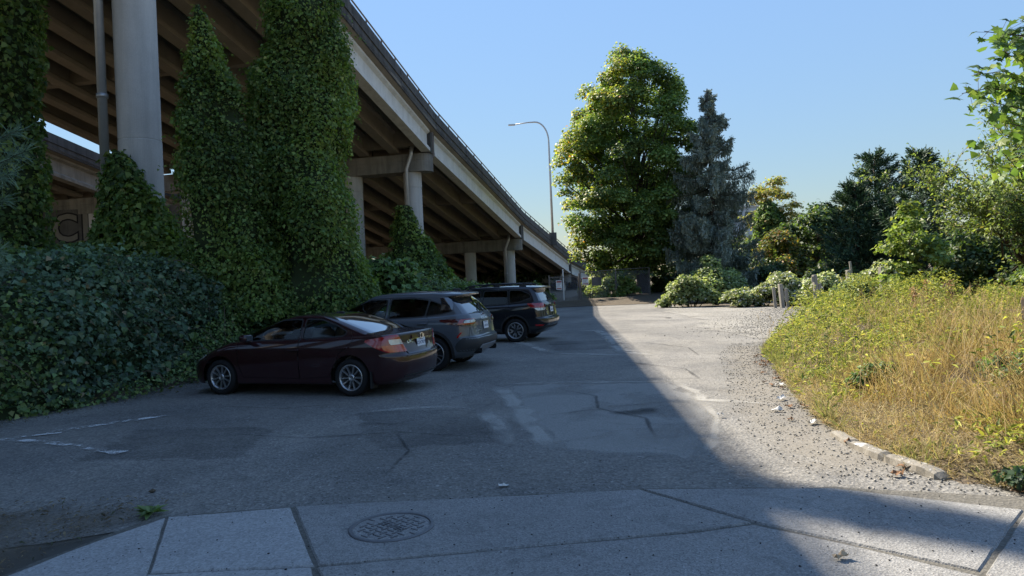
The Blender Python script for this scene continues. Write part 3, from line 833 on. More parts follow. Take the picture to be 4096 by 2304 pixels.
def rounded(poly, r=0.05, k=3):
    p = [np.array(q, float) for q in poly]; out = []; n = len(p)
    for i in range(n):
        a, b, c = p[i - 1], p[i], p[(i + 1) % n]
        ra = min(r, np.linalg.norm(a - b) * .4); rc = min(r, np.linalg.norm(c - b) * .4)
        s = b + (a - b) / np.linalg.norm(a - b) * ra; e = b + (c - b) / np.linalg.norm(c - b) * rc
        for t in np.linspace(0, 1, k): out.append(tuple(s * (1 - t) ** 2 + 2 * b * t * (1 - t) + e * t * t))
    return out

def side_faces(bm, poly, side):
    xs = [p[0] for p in poly]; zs = [p[1] for p in poly]
    x0, x1, z0, z1 = min(xs), max(xs), min(zs), max(zs); res = []
    for f in bm.faces:
        c = f.calc_center_median()
        if c.y * side < 0.3 or abs(f.normal.y) < 0.22: continue
        vx = [v.co.x for v in f.verts]; vz = [v.co.z for v in f.verts]
        if max(vx) < x0 or min(vx) > x1 or max(vz) < z0 or min(vz) > z1: continue
        res.append(f)
    return res

def cut(bm, poly, side):
    n = len(poly)
    for i in range(n):
        (ax, az), (bx, bz) = poly[i], poly[(i + 1) % n]
        F = side_faces(bm, [(ax, az), (bx, bz)], side)
        # only faces the segment passes through
        F = [f for f in F]
        g = list({v for f in F for v in f.verts}) + list({e for f in F for e in f.edges}) + F
        if not F: continue
        bmesh.ops.bisect_plane(bm, geom=g, dist=1e-5, plane_co=(ax, 0, az), plane_no=(bz - az, 0, -(bx - ax)))
    bm.normal_update()
    res = []
    for f in side_faces(bm, poly, side):
        c = f.calc_center_median()
        if pip(poly, c.x, c.z): res.append(f)
    return res

def take(bm, faces, name, mat, parent, off=0.0):
    """move faces out of bm into a mesh of their own"""
    vid = {}; v = []; f = []
    for q in faces:
        ids = []
        for x in q.verts:
            if x not in vid: vid[x] = len(v); v.append(x.co + x.normal * off)
            ids.append(vid[x])
        f.append(ids)
    bmesh.ops.delete(bm, geom=faces, context='FACES')
    return mesh_obj(name, v, f, mat, parent, smooth=True)

def wheel(root, x, y, r, w, rimr, spokes, side, seed=0):
    """side=+1: outer face looks towards +y"""
    hub = MB()
    Mx = Matrix.Translation((x, y, r)) @ Matrix.Rotation(R(-90 * side), 4, 'X')    # local z -> outwards
    h = w / 2
    prof = [(rimr + .004, h - .015), (rimr + .02, h - .002), (r * .86, h + .004), (r * .95, h - .012), (r * .985, h - .03), (r, h - .055), (r, 0), (r, -h + .055), (r * .97, -h + .02), (rimr, -h)]
    hub.lathe(prof, 40, Mx); wh = hub.build('wheel', M['tyre'], root, smooth=True)
    rim = MB().lathe([(rimr + .006, h - .012), (rimr - .004, h - .004), (rimr - .018, h - .014), (rimr - .03, h - .06), (rimr - .035, -h + .03)], 40, Mx)
    rim.build('rim', M['alloy'], wh, smooth=True)
    MB().lathe([(rimr - .035, h - .085), (0.0, h - .085)], 24, Mx).build('brake_disc', M['alloyd'], wh)
    MB().lathe([(0.062, h - .035), (0.055, h - .022), (0.034, h - .018), (0.03, h - .024), (0.0, h - .022)], 20, Mx).build('hub_cap', M['alloy'] if spokes != 'petal' else M['alloyd'], wh, smooth=True)
    a0 = seed
    def spoke(ang, r0, r1, w0, w1, t0, t1, skew, mat, nm='spoke'):
        mb = MB(); ca, sa = math.cos(ang), math.sin(ang)
        pv = []
        for rr_, ww, hh, sk in ((r0, w0, t0, 0), ((r0 + r1) / 2, (w0 + w1) / 2 * .95, (t0 + t1) / 2 + .006, skew * .5), (r1, w1, t1, skew)):
            for s_, dz in ((-1, -.022), (-.62, 0), (.62, 0), (1, -.022)):
                lx_, ly_ = rr_, s_ * ww / 2 + sk
                pv.append(Mx @ Vector((lx_ * ca - ly_ * sa, lx_ * sa + ly_ * ca, h - hh + dz)))
        f = []
        for a in range(2):
            for b in range(3): f.append((a * 4 + b, a * 4 + b + 1, (a + 1) * 4 + b + 1, (a + 1) * 4 + b))
        mb.add(pv, f); mb.build(nm, mat, wh)
    if spokes == 'five_double':
        for k in range(5):
            a = a0 + 2 * math.pi * k / 5
            for s_ in (-1, 1): spoke(a + s_ * .30, .045, rimr - .012, .030, .036, .03, .012, -s_ * .006, M['alloy'])
    elif spokes == 'split':
        for k in range(5):
            a = a0 + 2 * math.pi * k / 5
            for s_ in (-1, 1):
                spoke(a + s_ * .13, .05, rimr - .012, .020, .030, .032, .012, s_ * .022, M['alloy'])
                spoke(a + s_ * .13, .06, rimr - .02, .032, .052, .038, .020, s_ * .028, M['alloyd'], 'spoke_back')
    else:
        for k in range(5):
            a = a0 + 2 * math.pi * k / 5
            for s_ in (-1, 1):
                spoke(a + s_ * .06, .05, rimr * .62, .024, .052, .034, .018, s_ * .028, M['alloy'])
                spoke(a + s_ * .30, rimr * .55, rimr - .01, .052, .026, .018, .012, -s_ * .02, M['alloy'])
    for k in range(5):
        a = a0 + .3 + 2 * math.pi * k / 5
        MB().lathe([(0.010, h - .022), (0.010, h - .03), (0, h - .03)], 8, Mx @ Matrix.Translation((.057 * math.cos(a), .057 * math.sin(a), 0))).build('lug_nut', M['black'], wh)
    return wh

class Car:
    def __init__(s, name, label, loc, heading, levels, paint, axle_f, r):
        s.root = thing(name, label, 'car', (loc[0], loc[1], 0), R(heading), None)
        s.rows, s.lv = shell(levels)
        nr, n, _ = s.rows.shape
        full = np.concatenate([s.rows, (s.rows * (1, -1, 1))[:, -2:0:-1]], axis=1)
        s.m = full.shape[1]; s.n = n
        F = grid_faces(nr, s.m, wrap=True)[:, ::-1]
        bm = bmesh.new(); vs_ = [bm.verts.new(p) for p in full.reshape(-1, 3)]
        tl = bm.faces.layers.int.new('t'); ll = bm.faces.layers.float.new('lv')
        for idx, q in enumerate(F):
            try: f = bm.faces.new([vs_[i] for i in q])
            except ValueError: continue
            j, i = divmod(idx, s.m); i = i if i < n - 1 else s.m - 1 - i
            f[tl] = i; f[ll] = (s.lv[j] + s.lv[j + 1]) / 2
        bmesh.ops.remove_doubles(bm, verts=bm.verts, dist=1e-5)
        bmesh.ops.recalc_face_normals(bm, faces=bm.faces)
        bm.normal_update()
        top = max(bm.faces, key=lambda f: f.calc_center_median().z)
        if top.normal.z < 0: bmesh.ops.reverse_faces(bm, faces=bm.faces)
        for f in bm.faces: f.smooth = True
        s.bvh = BVHTree.FromBMesh(bm); s.bm = bm; s.tl, s.ll = tl, ll
        s.paint = paint; s.r = r; s.axle_f = axle_f
    def by(s, l0, l1, i0, i1, name, mat, off=0.0):
        F = [f for f in s.bm.faces if l0 <= f[s.ll] <= l1 and i0 <= f[s.tl] <= i1]
        return take(s.bm, F, name, mat, s.root, off)
    def hit(s, o, d):
        h = s.bvh.ray_cast(Vector(o), Vector(d)); return h[0], h[1]
    def patch(s, name, rows, mat, mode='wrap', c=(0.0, 0.3), off=0.006, m=14, parent=None, skirt=0.02, side=1, key=None):
        """surface patch. rows: (z, a0, a1). wrap: a = degrees from straight back round to the left side about c; rear: a = y; side: rows (x, z0, z1)"""
        pts = []; W = m
        for z, a0, a1 in rows:
            for k in range(W):
                a = a0 + (a1 - a0) * k / (W - 1)
                if mode == 'wrap':
                    d = Vector((-math.cos(R(a)), math.sin(R(a)) * side, 0)); o = Vector((c[0], c[1] * side, z)) + d * 3
                elif mode == 'rear': d = Vector((-1, 0, 0)); o = Vector((-3, a, z))
                elif mode == 'top': d = Vector((0, 0, 1)); o = Vector((z, a, 3))
                else: d = Vector((0, side, 0)); o = Vector((z, 3 * side, a))
                p, nn = s.hit(o, -d)
                if p is None: p = o - d * 2.2; nn = d
                if nn.dot(d) < 0: nn = -nn
                pts.append((p, nn))
        nrow = len(rows)
        v = [p + n_ * off for p, n_ in pts]
        f = []; K = len(pts)
        for i in range(nrow - 1):
            for k in range(W - 1): f.append((i * W + k, i * W + k + 1, (i + 1) * W + k + 1, (i + 1) * W + k))
        bd = [k for k in range(W)] + [i * W + W - 1 for i in range(1, nrow)] + [(nrow - 1) * W + k for k in range(W - 2, -1, -1)] + [i * W for i in range(nrow - 2, 0, -1)]
        nb = len(bd)
        v += [pts[q][0] + pts[q][1] * off for q in bd] + [pts[q][0] - pts[q][1] * skirt for q in bd]
        nf = len(f)
        f += [(K + q, K + (q + 1) % nb, K + nb + (q + 1) % nb, K + nb + q) for q in range(nb)]
        o = mesh_obj(name, v, f, mat, parent or s.root)
        o.data.polygons.foreach_set('use_smooth', np.arange(len(f)) < nf)
        return o
    def openings(s, arch, doors, windows, glassmat):
        """arch radius; doors {name: poly}; windows [(poly, door name or None, mat)] cut on both sides"""
        for side in (1, -1):
            for xa in (0.0, s.axle_f):
                circ = [(xa + arch * math.cos(a), s.r + 0.01 + arch * math.sin(a)) for a in np.linspace(0, 2 * math.pi, 33)[:-1]]
                F = cut(s.bm, circ, side); bmesh.ops.delete(s.bm, geom=F, context='FACES')
            wins = []
            for poly, dn, gm in windows:
                fr = cut(s.bm, inset(poly, -0.022), side)
                F = cut(s.bm, poly, side)
                g = take(s.bm, F, 'window', gm, s.root, -0.004)
                fr = [f for f in side_faces(s.bm, inset(poly, -0.03), side) if pip(inset(poly, -0.022), f.calc_center_median().x, f.calc_center_median().z)]
                if fr: take(s.bm, fr, 'window_trim', M['trim'], s.root, 0.002)
                wins.append((g, dn))
            for dn, poly in doors.items():
                F = cut(s.bm, poly, side)
                inner = inset(poly, 0.007)
                F = cut(s.bm, inner, side)
                d = take(s.bm, F, 'door', s.paint, s.root) if F else None
                g = [f for f in side_faces(s.bm, poly, side) if pip(poly, f.calc_center_median().x, f.calc_center_median().z)]
                bmesh.ops.delete(s.bm, geom=g, context='FACES')
                if d:
                    hx, hz = s.handles[dn]
                    p, nn = s.hit((hx, 3 * side, hz), (0, -side, 0))
                    if p is not None:
                        mb = MB()
                        mb.bevbox(-.11, .11, -.004, .034, -.014, .016, .012, Matrix.Translation(p) @ Matrix.Rotation(0 if side > 0 else math.pi, 4, 'Z') @ Matrix.Translation((0, .012, 0)))
                        mb.build('handle', s.paint, d, smooth=True)
                    for g_, q in wins:
                        if q == dn: g_.parent = d
    def finish(s):
        me = bpy.data.meshes.new('body'); s.bm.to_mesh(me); s.bm.free()
        me.materials.append(s.paint)
        o = bpy.data.objects.new('body', me); link(o, s.root); return o
    def inside(s, x0, x1, hw, zf, wheel_x, seats=True, zs=0.0):
        MB().box(x0, x1, -hw, hw, 0.24, zf).build('floor_pan', M['black'], s.root)
        for xa in (0, s.axle_f):
            for side in (1, -1):
                mb = MB(); a = np.linspace(-.15, math.pi + .15, 17); rr_ = s.r + .055
                v = [(xa + rr_ * math.cos(t), side * y, s.r + rr_ * math.sin(t)) for y in (hw + .10, hw - .22) for t in a]
                n = len(a); f = [(i, i + 1, n + i + 1, n + i) for i in range(n - 1)] + [tuple(range(n, 2 * n))]
                mb.add(v, f); mb.build('wheel_arch', M['black'], s.root)
        if seats:
            for (sx, sy) in ((wheel_x - .75, .36), (wheel_x - .75, -.36), (.30, .38), (.30, -.38)):
                mb = MB(); Mx = Matrix.Translation((sx, sy, zs))
                mb.bevbox(-.05, .45, -.24, .24, zf, zf + .2, .06, Mx)
                mb.bevbox(-.09, .09, -.24, .24, 0, .62, .07, Mx @ Matrix.Translation((-.05, 0, zf + .12)) @ Matrix.Rotation(R(-14), 4, 'Y'))
                mb.bevbox(-.05, .05, -.13, .13, .0, .17, .045, Mx @ Matrix.Translation((-.22, 0, zf + (.76 if sx > 1 else .60))))
                mb.build('seat', M['seat'], s.root, smooth=True)
            MB().bevbox(wheel_x + .10, wheel_x + .62, -hw + .06, hw - .06, zf + .1, zf + .47 + zs, .07).build('dashboard', M['trim'], s.root, smooth=True)
            Mx = Matrix.Translation((wheel_x - .02, .37, zf + .47 + zs)) @ Matrix.Rotation(R(-66), 4, 'Y')
            MB().lathe([(.17 + .017 * math.cos(a), .017 * math.sin(a)) for a in np.linspace(0, 2 * math.pi, 9)[:-1]], 24, Mx, closed=True).build('steering_wheel', M['black'], s.root, smooth=True)
            MB().bevbox(-.03, .03, -.11, .11, -.05, .05, .02, Matrix.Translation((wheel_x - .02 - .1 + .18, 0, zf + .87 + zs))).build('inner_mirror', M['black'], s.root)
    def mirror(s, x, y, z, mat):
        for side in (1, -1):
            mb = MB()
            mb.bevbox(-.075, .085, -.105, .105, -.065, .07, .05, Matrix.Translation((x, (y + .13) * side, z + .05)))
            mb.box(-.05, .05, -.10, .02, -.04, 0.0, Matrix.Translation((x + .03, (y + .02) * side, z)))
            o = mb.build('mirror', mat, s.root, smooth=True)
            MB().box(-.003, 0, -.08, .08, -.045, .05, Matrix.Translation((x - .078, (y + .13) * side, z + .05))).build('mirror_glass', M['chrome'], o)
    def plate(s, x, z, y, tilt, txt, sub='', off=0.012):
        p, nn = s.hit((-3, y, z), (1, 0, 0))
        Mx = Matrix.Translation((p.x - off, y, z)) @ Matrix.Rotation(R(tilt), 4, 'Y') @ Matrix.Rotation(R(-90), 4, 'Z') @ Matrix.Rotation(R(90), 4, 'X')
        # local: x right as seen from behind, y up, z towards the viewer
        mb = MB(); mb.bevbox(-.165, .165, -.085, .085, -.012, -.002, .004, Mx)
        o = mb.build('plate_frame', M['trim'], s.root)
        o2 = MB().bevbox(-.152, .152, -.076, .076, -.002, .003, .002, Mx).build('number_plate', M['plate'], s.root)
        if not txt:                                   # too blurred in the photo to read: dark strokes only
            mb = MB(); rr = random.Random(3)
            for k in range(7):
                xc = -.115 + .038 * k
                mb.box(xc - .012, xc - .004, -.040, .012, .0035, .0042, Mx)
                z_ = rr.choice((-.040, -.018, .004)); mb.box(xc - .004, xc + .012, z_, z_ + .009, .0035, .0042, Mx)
                if rr.random() < .5: mb.box(xc + .006, xc + .012, -.030, .0, .0035, .0042, Mx)
            ob = mb.build('lettering', M['plateblue'], o2); ob['kind'] = 'stuff'
        else: text_obj('lettering', txt, .082, Mx @ Matrix.Translation((0, -.012, .0042)), M['plateblue'], o2, bold=.0012, space=1.02)
        if sub: text_obj('lettering', sub, .026, Mx @ Matrix.Translation((0, .054, .0042)), M['plateblue'], o2, bold=.0006)
        return o2
    def badge(s, name, txt, size, y, z, mat, tilt=0, off=.006, extr=.003, **kw):
        p, nn = s.hit((-3, y, z), (1, 0, 0))
        v, f = text_mesh(txt, size, extrude=extr, **kw)
        out = []
        for q in v:
            yy = y - q.x; h_, n_ = s.hit((-3, yy, z + q.y), (1, 0, 0))
            out.append((h_.x - off - q.z, yy, z + q.y) if h_ is not None else (p.x - off - q.z, yy, z + q.y))
        return mesh_obj(name, out, f, mat, s.root)
    def ringbadge(s, name, y, z, rx, rz, tk, mat, fill=None, sq=1.0):
        p, nn = s.hit((-3, y, z), (1, 0, 0)); mb = MB(); n = 28; v = []
        for k in range(n):
            t = 2 * math.pi * k / n; cx, sx = math.cos(t), math.sin(t)
            cx = math.copysign(abs(cx) ** sq, cx); sx = math.copysign(abs(sx) ** sq, sx)
            for q, dx in ((1, -.003), (1, -.012), (1 - tk, -.012), (1 - tk, -.003)):
                v.append((p.x + dx, y + rx * cx * q, z + rz * sx * q))
        f = [(k * 4 + a, k * 4 + (a + 1) % 4, ((k + 1) % n) * 4 + (a + 1) % 4, ((k + 1) % n) * 4 + a) for k in range(n) for a in range(4)]
        o = mb.add(v, f).build(name, mat, s.root)
        if fill is not None:
            mesh_obj('badge_field', [(p.x - .006, y + rx * .9 * math.cos(2 * math.pi * k / n), z + rz * .9 * math.sin(2 * math.pi * k / n)) for k in range(n)], [tuple(range(n))], fill, o)
        return o

# ------------------------------------------------------------------ maroon sedan
lv = [
 dict(xr=-.78, xf=3.36, hw=.80, rr=.30, rf=.45, z=.20),
 dict(xr=-.91, xf=3.47, hw=.845, rr=.36, rf=.5, br=.10, z=[(-1, .31), (0.2, .22), (3.5, .22)]),
 dict(xr=-.975, xf=3.54, hw=.872, rr=.42, rf=.55, br=.12, bf=.2, z=[(-1, .50), (3.5, .46)]),
 dict(xr=-.97, xf=3.50, hw=.877, rr=.42, rf=.6, br=.12, bf=.22, z=[(-1, .655), (1, .64), (3.5, .585)], soft=.6),
 dict(xr=-.935, xf=3.42, hw=.876, rr=.40, rf=.62, br=.13, bf=.25, z=[(-1, .70), (1, .72), (3.4, .64)], soft=.6),
 dict(xr=-.885, xf=3.32, hw=.866, rr=.32, rf=.65, br=.10, bf=.3, z=[(-1, .86), (.8, .835), (2.4, .80), (3.3, .70)]),
 dict(xr=-.870, xf=3.18, hw=.832, rr=.26, rf=.68, br=.09, bf=.3, z=[(-1, 1.03), (0, .985), (1.2, .945), (2.4, .90), (3.2, .75)], soft=.8),
 dict(xr=-.845, xf=3.02, hw=.800, rr=.24, rf=.7, br=.09, bf=.3, z=[(-1, 1.062), (0, 1.012), (1.2, .972), (2.4, .945), (3.1, .80)], soft=.7),
 dict(xr=-.40, xf=2.58, hw=.765, rr=.20, rf=.42, br=.05, bf=.22, z=[(-.5, 1.085), (.3, 1.03), (1.2, .99), (2.3, .975), (2.7, .965)], crown=.02, soft=.5),
 dict(xr=.06, xf=2.06, hw=.70, rr=.17, rf=.38, br=.05, bf=.2, z=[(0, 1.245), (2, 1.195)], crown=.015),
 dict(xr=.40, xf=1.66, hw=.635, rr=.15, rf=.36, br=.05, bf=.18, z=[(.4, 1.358), (.95, 1.378), (1.7, 1.335)], crown=.018),
 dict(xr=.60, xf=1.44, hw=.575, rr=.14, rf=.32, br=.04, bf=.15, z=[(.5, 1.405), (1, 1.42), (1.5, 1.385)], crown=.015, soft=.8),
 dict(xr=.80, xf=1.22, hw=.35, rr=.10, rf=.14, br=.02, bf=.05, z=[(.8, 1.43), (1.2, 1.425)], crown=.006),
 dict(xr=.98, xf=1.02, hw=.012, rr=.005, rf=.005, br=0, bf=0, z=1.436)]
SED = Car('parked_car', 'dark maroon four-door sedan nosed into the ivy bank, nearest of the parked cars', (-2.47, 12.43), 161, lv, M['maroon'], 2.67, .316)
s = SED; TOT = NR + NC + NS + NC + NF
s.by(8.05, 10.9, 0, NR + 3, 'rear_window', M['darkglass'])
s.by(8.05, 10.75, NR + NC + NS + 3, TOT, 'windscreen', M['glass'])
s.handles = {'f': (1.08, .80), 'r': (.12, .83)}
wf_ = rounded([(1.05, 1.005), (1.02, 1.345), (1.42, 1.335), (1.78, 1.24), (2.10, 1.10), (2.22, 1.0), (2.05, .985)], .05)
wr_ = rounded([(.96, 1.008), (.93, 1.345), (.62, 1.325), (.33, 1.23), (.10, 1.105), (.16, 1.045), (.4, 1.03)], .04)
df = [(1.0, .30), (1.01, .9), (.985, 1.375), (1.45, 1.365), (1.82, 1.27), (2.2, 1.105), (2.3, .98), (2.26, .55), (2.18, .32)]
dr = [(1.0, .30), (.42, .33), (.30, .50), (.20, .72), (-.06, .95), (.02, 1.12), (.3, 1.265), (.6, 1.355), (.98, 1.375), (1.005, .9)]
s.openings(.375, {'f': df, 'r': dr}, [(wf_, 'f', M['glass']), (wr_, 'r', M['glass'])], M['glass'])
s.inside(-.55, 3.1, .70, .42, 1.75)
for xa, sd_ in ((0, 1), (0, -1), (2.67, 1), (2.67, -1)):
    wheel(s.root, xa, .765 * sd_, .316, .205, .218, 'five_double', sd_, .35 + xa)
tlr = [(.725, 15, 47), (.74, 15, 53), (.79, 17.5, 64), (.84, 20, 74), (.88, 22, 82), (.92, 24, 91), (.955, 26, 90), (.985, 28, 70), (1.01, 30, 56), (1.03, 31, 44)]
for sd_ in (1, -1):
    o = s.patch('tail_light', tlr, M['redlens'], c=(-.30, .36), off=.008, m=20, side=sd_)
    s.patch('reverse_lamp', [(.862, 23, 44), (.89, 24, 46), (.93, 25.5, 47), (.955, 27, 47)], M['clearlens'], c=(-.30, .36), off=.012, m=8, parent=o, side=sd_)
    s.patch('turn_lamp', [(.735, 16, 48), (.79, 18.5, 56), (.85, 22, 58)], M['amberlens'], c=(-.30, .36), off=.012, m=8, parent=o, side=sd_)
    MB().bevbox(-.02, .015, -.02, .18, -.16, .12, .012, Matrix.Translation((-.40, sd_ * .72, .30))).build('mudflap', M['black'], s.root)
    s.patch('headlight', [(.60, 128, 150), (.66, 112, 152), (.71, 108, 140)], M['clearlens'], c=(2.9, .3), off=.006, side=sd_)
s.patch('boot_seam', [(1.018, -.62, .62), (1.028, -.62, .62)], M['trim'], 'rear', off=.002, m=20)
s.patch('boot_seam', [(.665, -.50, .50), (.673, -.50, .50)], M['trim'], 'rear', off=.003, m=20)
for sd_ in (1, -1): s.patch('boot_seam', [(.67, .50 * sd_, .506 * sd_), (.75, .53 * sd_, .536 * sd_), (.85, .555 * sd_, .561 * sd_), (1.02, .612 * sd_, .618 * sd_)], M['trim'], 'rear', off=.003, m=2)
s.patch('plate_bar', [(.925, -.30, .30), (.99, -.30, .30)], M['maroon'], 'rear', off=.022, m=12)
s.patch('chrome_strip', [(.918, -.30, .30), (.926, -.30, .30)], M['chrome'], 'rear', off=.024, m=12)
s.patch('diffuser', [(.30, -.60, .60), (.325, -.60, .60)], M['trim'], 'rear', off=.012, m=16)
s.plate(0, .845, 0, 4, 'CEX7879', 'WASHINGTON')
s.badge('lettering', 'CIVIC', .075, .36, .885, M['chrome'], shear=.3, bold=.003)
hb = s.ringbadge('emblem', 0, .965, .056, .05, .2, M['chrome'], sq=.7)
p, nn = s.hit((-3, 0, .965), (1, 0, 0))
mb = MB(); X0 = p.x - .034
for sg_ in (-1, 1): mb.add([(X0, sg_ * .028, .998), (X0, sg_ * .016, .998), (X0, sg_ * .012, .93), (X0, sg_ * .022, .93), (X0 - .006, sg_ * .028, .998), (X0 - .006, sg_ * .016, .998), (X0 - .006, sg_ * .012, .93), (X0 - .006, sg_ * .022, .93)], [(0, 1, 2, 3), (4, 5, 6, 7), (0, 4, 5, 1), (2, 6, 7, 3), (0, 3, 7, 4), (1, 5, 6, 2)])
mb.box(X0 - .006, X0, -.016, .016, .957, .969); mb.build('emblem_letter', M['chrome'], hb)
hb.location.x -= .03
s.mirror(2.02, .80, .985, M['maroon'])
MB().bevbox(.62, .76, -.03, .03, 1.425, 1.455, .012).build('antenna', M['trim'], s.root, smooth=True)
s.finish()

# ------------------------------------------------------------------ grey crossover
def suv_levels(L):
    return L
lv = [
 dict(xr=-.70, xf=3.40, hw=.84, rr=.3, rf=.4, z=.27),
 dict(xr=-.86, xf=3.52, hw=.90, rr=.34, rf=.45, br=.08, z=[(-1, .40), (.3, .30), (3.5, .30)]),
 dict(xr=-.965, xf=3.58, hw=.925, rr=.36, rf=.5, br=.09, bf=.2, z=[(-1, .52), (3.5, .48)], soft=.7),
 dict(xr=-.965, xf=3.58, hw=.935, rr=.36, rf=.5, br=.09, bf=.2, z=[(-1, .665), (3.5, .62)], soft=.6),
 dict(xr=-.915, xf=3.55, hw=.935, rr=.34, rf=.5, br=.09, bf=.22, z=[(-1, .71), (3.5, .70)], soft=.6),
 dict(xr=-.875, xf=3.5, hw=.930, rr=.30, rf=.55, br=.08, bf=.28, z=[(-1, .90), (1, .86), (3.4, .80)]),
 dict(xr=-.86, xf=3.36, hw=.915, rr=.27, rf=.6, br=.07, bf=.3, z=[(-1, 1.04), (.6, 1.0), (2.4, .95), (3.4, .88)]),
 dict(xr=-.80, xf=3.1, hw=.865, rr=.24, rf=.6, br=.06, bf=.3, z=[(-.9, 1.16), (0, 1.10), (1.2, 1.065), (2.4, 1.05), (3.2, .99)], soft=.7),
 dict(xr=-.75, xf=2.62, hw=.83, rr=.22, rf=.42, br=.06, bf=.24, z=[(-.8, 1.20), (0, 1.14), (1.2, 1.105), (2.4, 1.09), (2.7, 1.08)], soft=.6),
 dict(xr=-.56, xf=2.12, hw=.765, rr=.18, rf=.36, br=.05, bf=.2, z=[(-.6, 1.40), (1, 1.37), (2.2, 1.34)], crown=.01),
 dict(xr=-.40, xf=1.75, hw=.705, rr=.16, rf=.34, br=.05, bf=.18, z=[(-.5, 1.525), (.2, 1.545), (1.0, 1.565), (1.9, 1.50)], soft=.3),
 dict(xr=-.62, xf=1.70, hw=.685, rr=.20, rf=.33, br=.06, bf=.18, z=[(-.7, 1.555), (.2, 1.58), (1.0, 1.59), (1.8, 1.525)], soft=.3),
 dict(xr=-.62, xf=1.58, hw=.655, rr=.2, rf=.32, br=.06, bf=.15, z=[(-.7, 1.585), (.2, 1.625), (1.0, 1.63), (1.7, 1.57)], crown=.01, soft=.5),
 dict(xr=-.30, xf=1.30, hw=.40, rr=.1, rf=.2, br=.03, bf=.08, z=[(-.3, 1.645), (.5, 1.668), (1.3, 1.64)], crown=.004),
 dict(xr=.48, xf=.56, hw=.012, rr=.005, rf=.005, br=0, bf=0, z=1.676)]
ESC = Car('parked_car', 'dark grey crossover with charcoal lower bumper, parked between the maroon sedan and the black one', (-1.46, 15.38), 164, lv, M['greycar'], 2.71, .362)
s = ESC
s.by(8.1, 9.95, 0, NR + 4, 'rear_window', M['darkglass'])
s.by(8.1, 9.9, NR + NC + NS + 3, TOT, 'windscreen', M['glass'])
s.handles = {'f': (1.10, .97), 'r': (.20, 1.0)}
wf_ = rounded([(1.10, 1.125), (1.05, 1.515), (1.45, 1.515), (1.85, 1.385), (2.15, 1.23), (2.28, 1.115)], .05)
wr_ = rounded([(1.00, 1.13), (.95, 1.52), (.45, 1.52), (.10, 1.47), (.18, 1.155)], .04)
wq_ = rounded([(.145, 1.16), (.06, 1.465), (-.15, 1.39), (-.42, 1.245), (-.2, 1.195)], .03)
df = [(1.03, .42), (1.05, 1.0), (.99, 1.56), (1.5, 1.55), (1.92, 1.41), (2.24, 1.24), (2.36, 1.08), (2.32, .6), (2.22, .42)]
dr = [(1.03, .42), (.46, .44), (.34, .62), (.20, .85), (.04, 1.06), (.14, 1.14), (.06, 1.50), (.5, 1.555), (.985, 1.56), (1.045, 1.0)]
s.openings(.425, {'f': df, 'r': dr}, [(wf_, 'f', M['glass']), (wr_, 'r', M['tint']), (wq_, None, M['tint'])], None)
s.inside(-.6, 3.1, .74, .48, 1.8, zs=.07)
for xa, sd_ in ((0, 1), (0, -1), (2.71, 1), (2.71, -1)):
    wheel(s.root, xa, .80 * sd_, .362, .225, .245, 'split', sd_, .2 + xa)
s.patch('bumper', [(.40, -84, 84), (.46, -86, 86), (.52, -86, 86), (.58, -84, 84), (.64, -80, 80), (.685, -76, 76)], M['greytrim'], c=(-.45, 0), off=.006, m=44)
s.patch('skid_plate', [(.395, -50, 50), (.42, -50, 50), (.47, -46, 46), (.515, -42, 42)], M['silver'], c=(-.45, 0), off=.02, m=30)
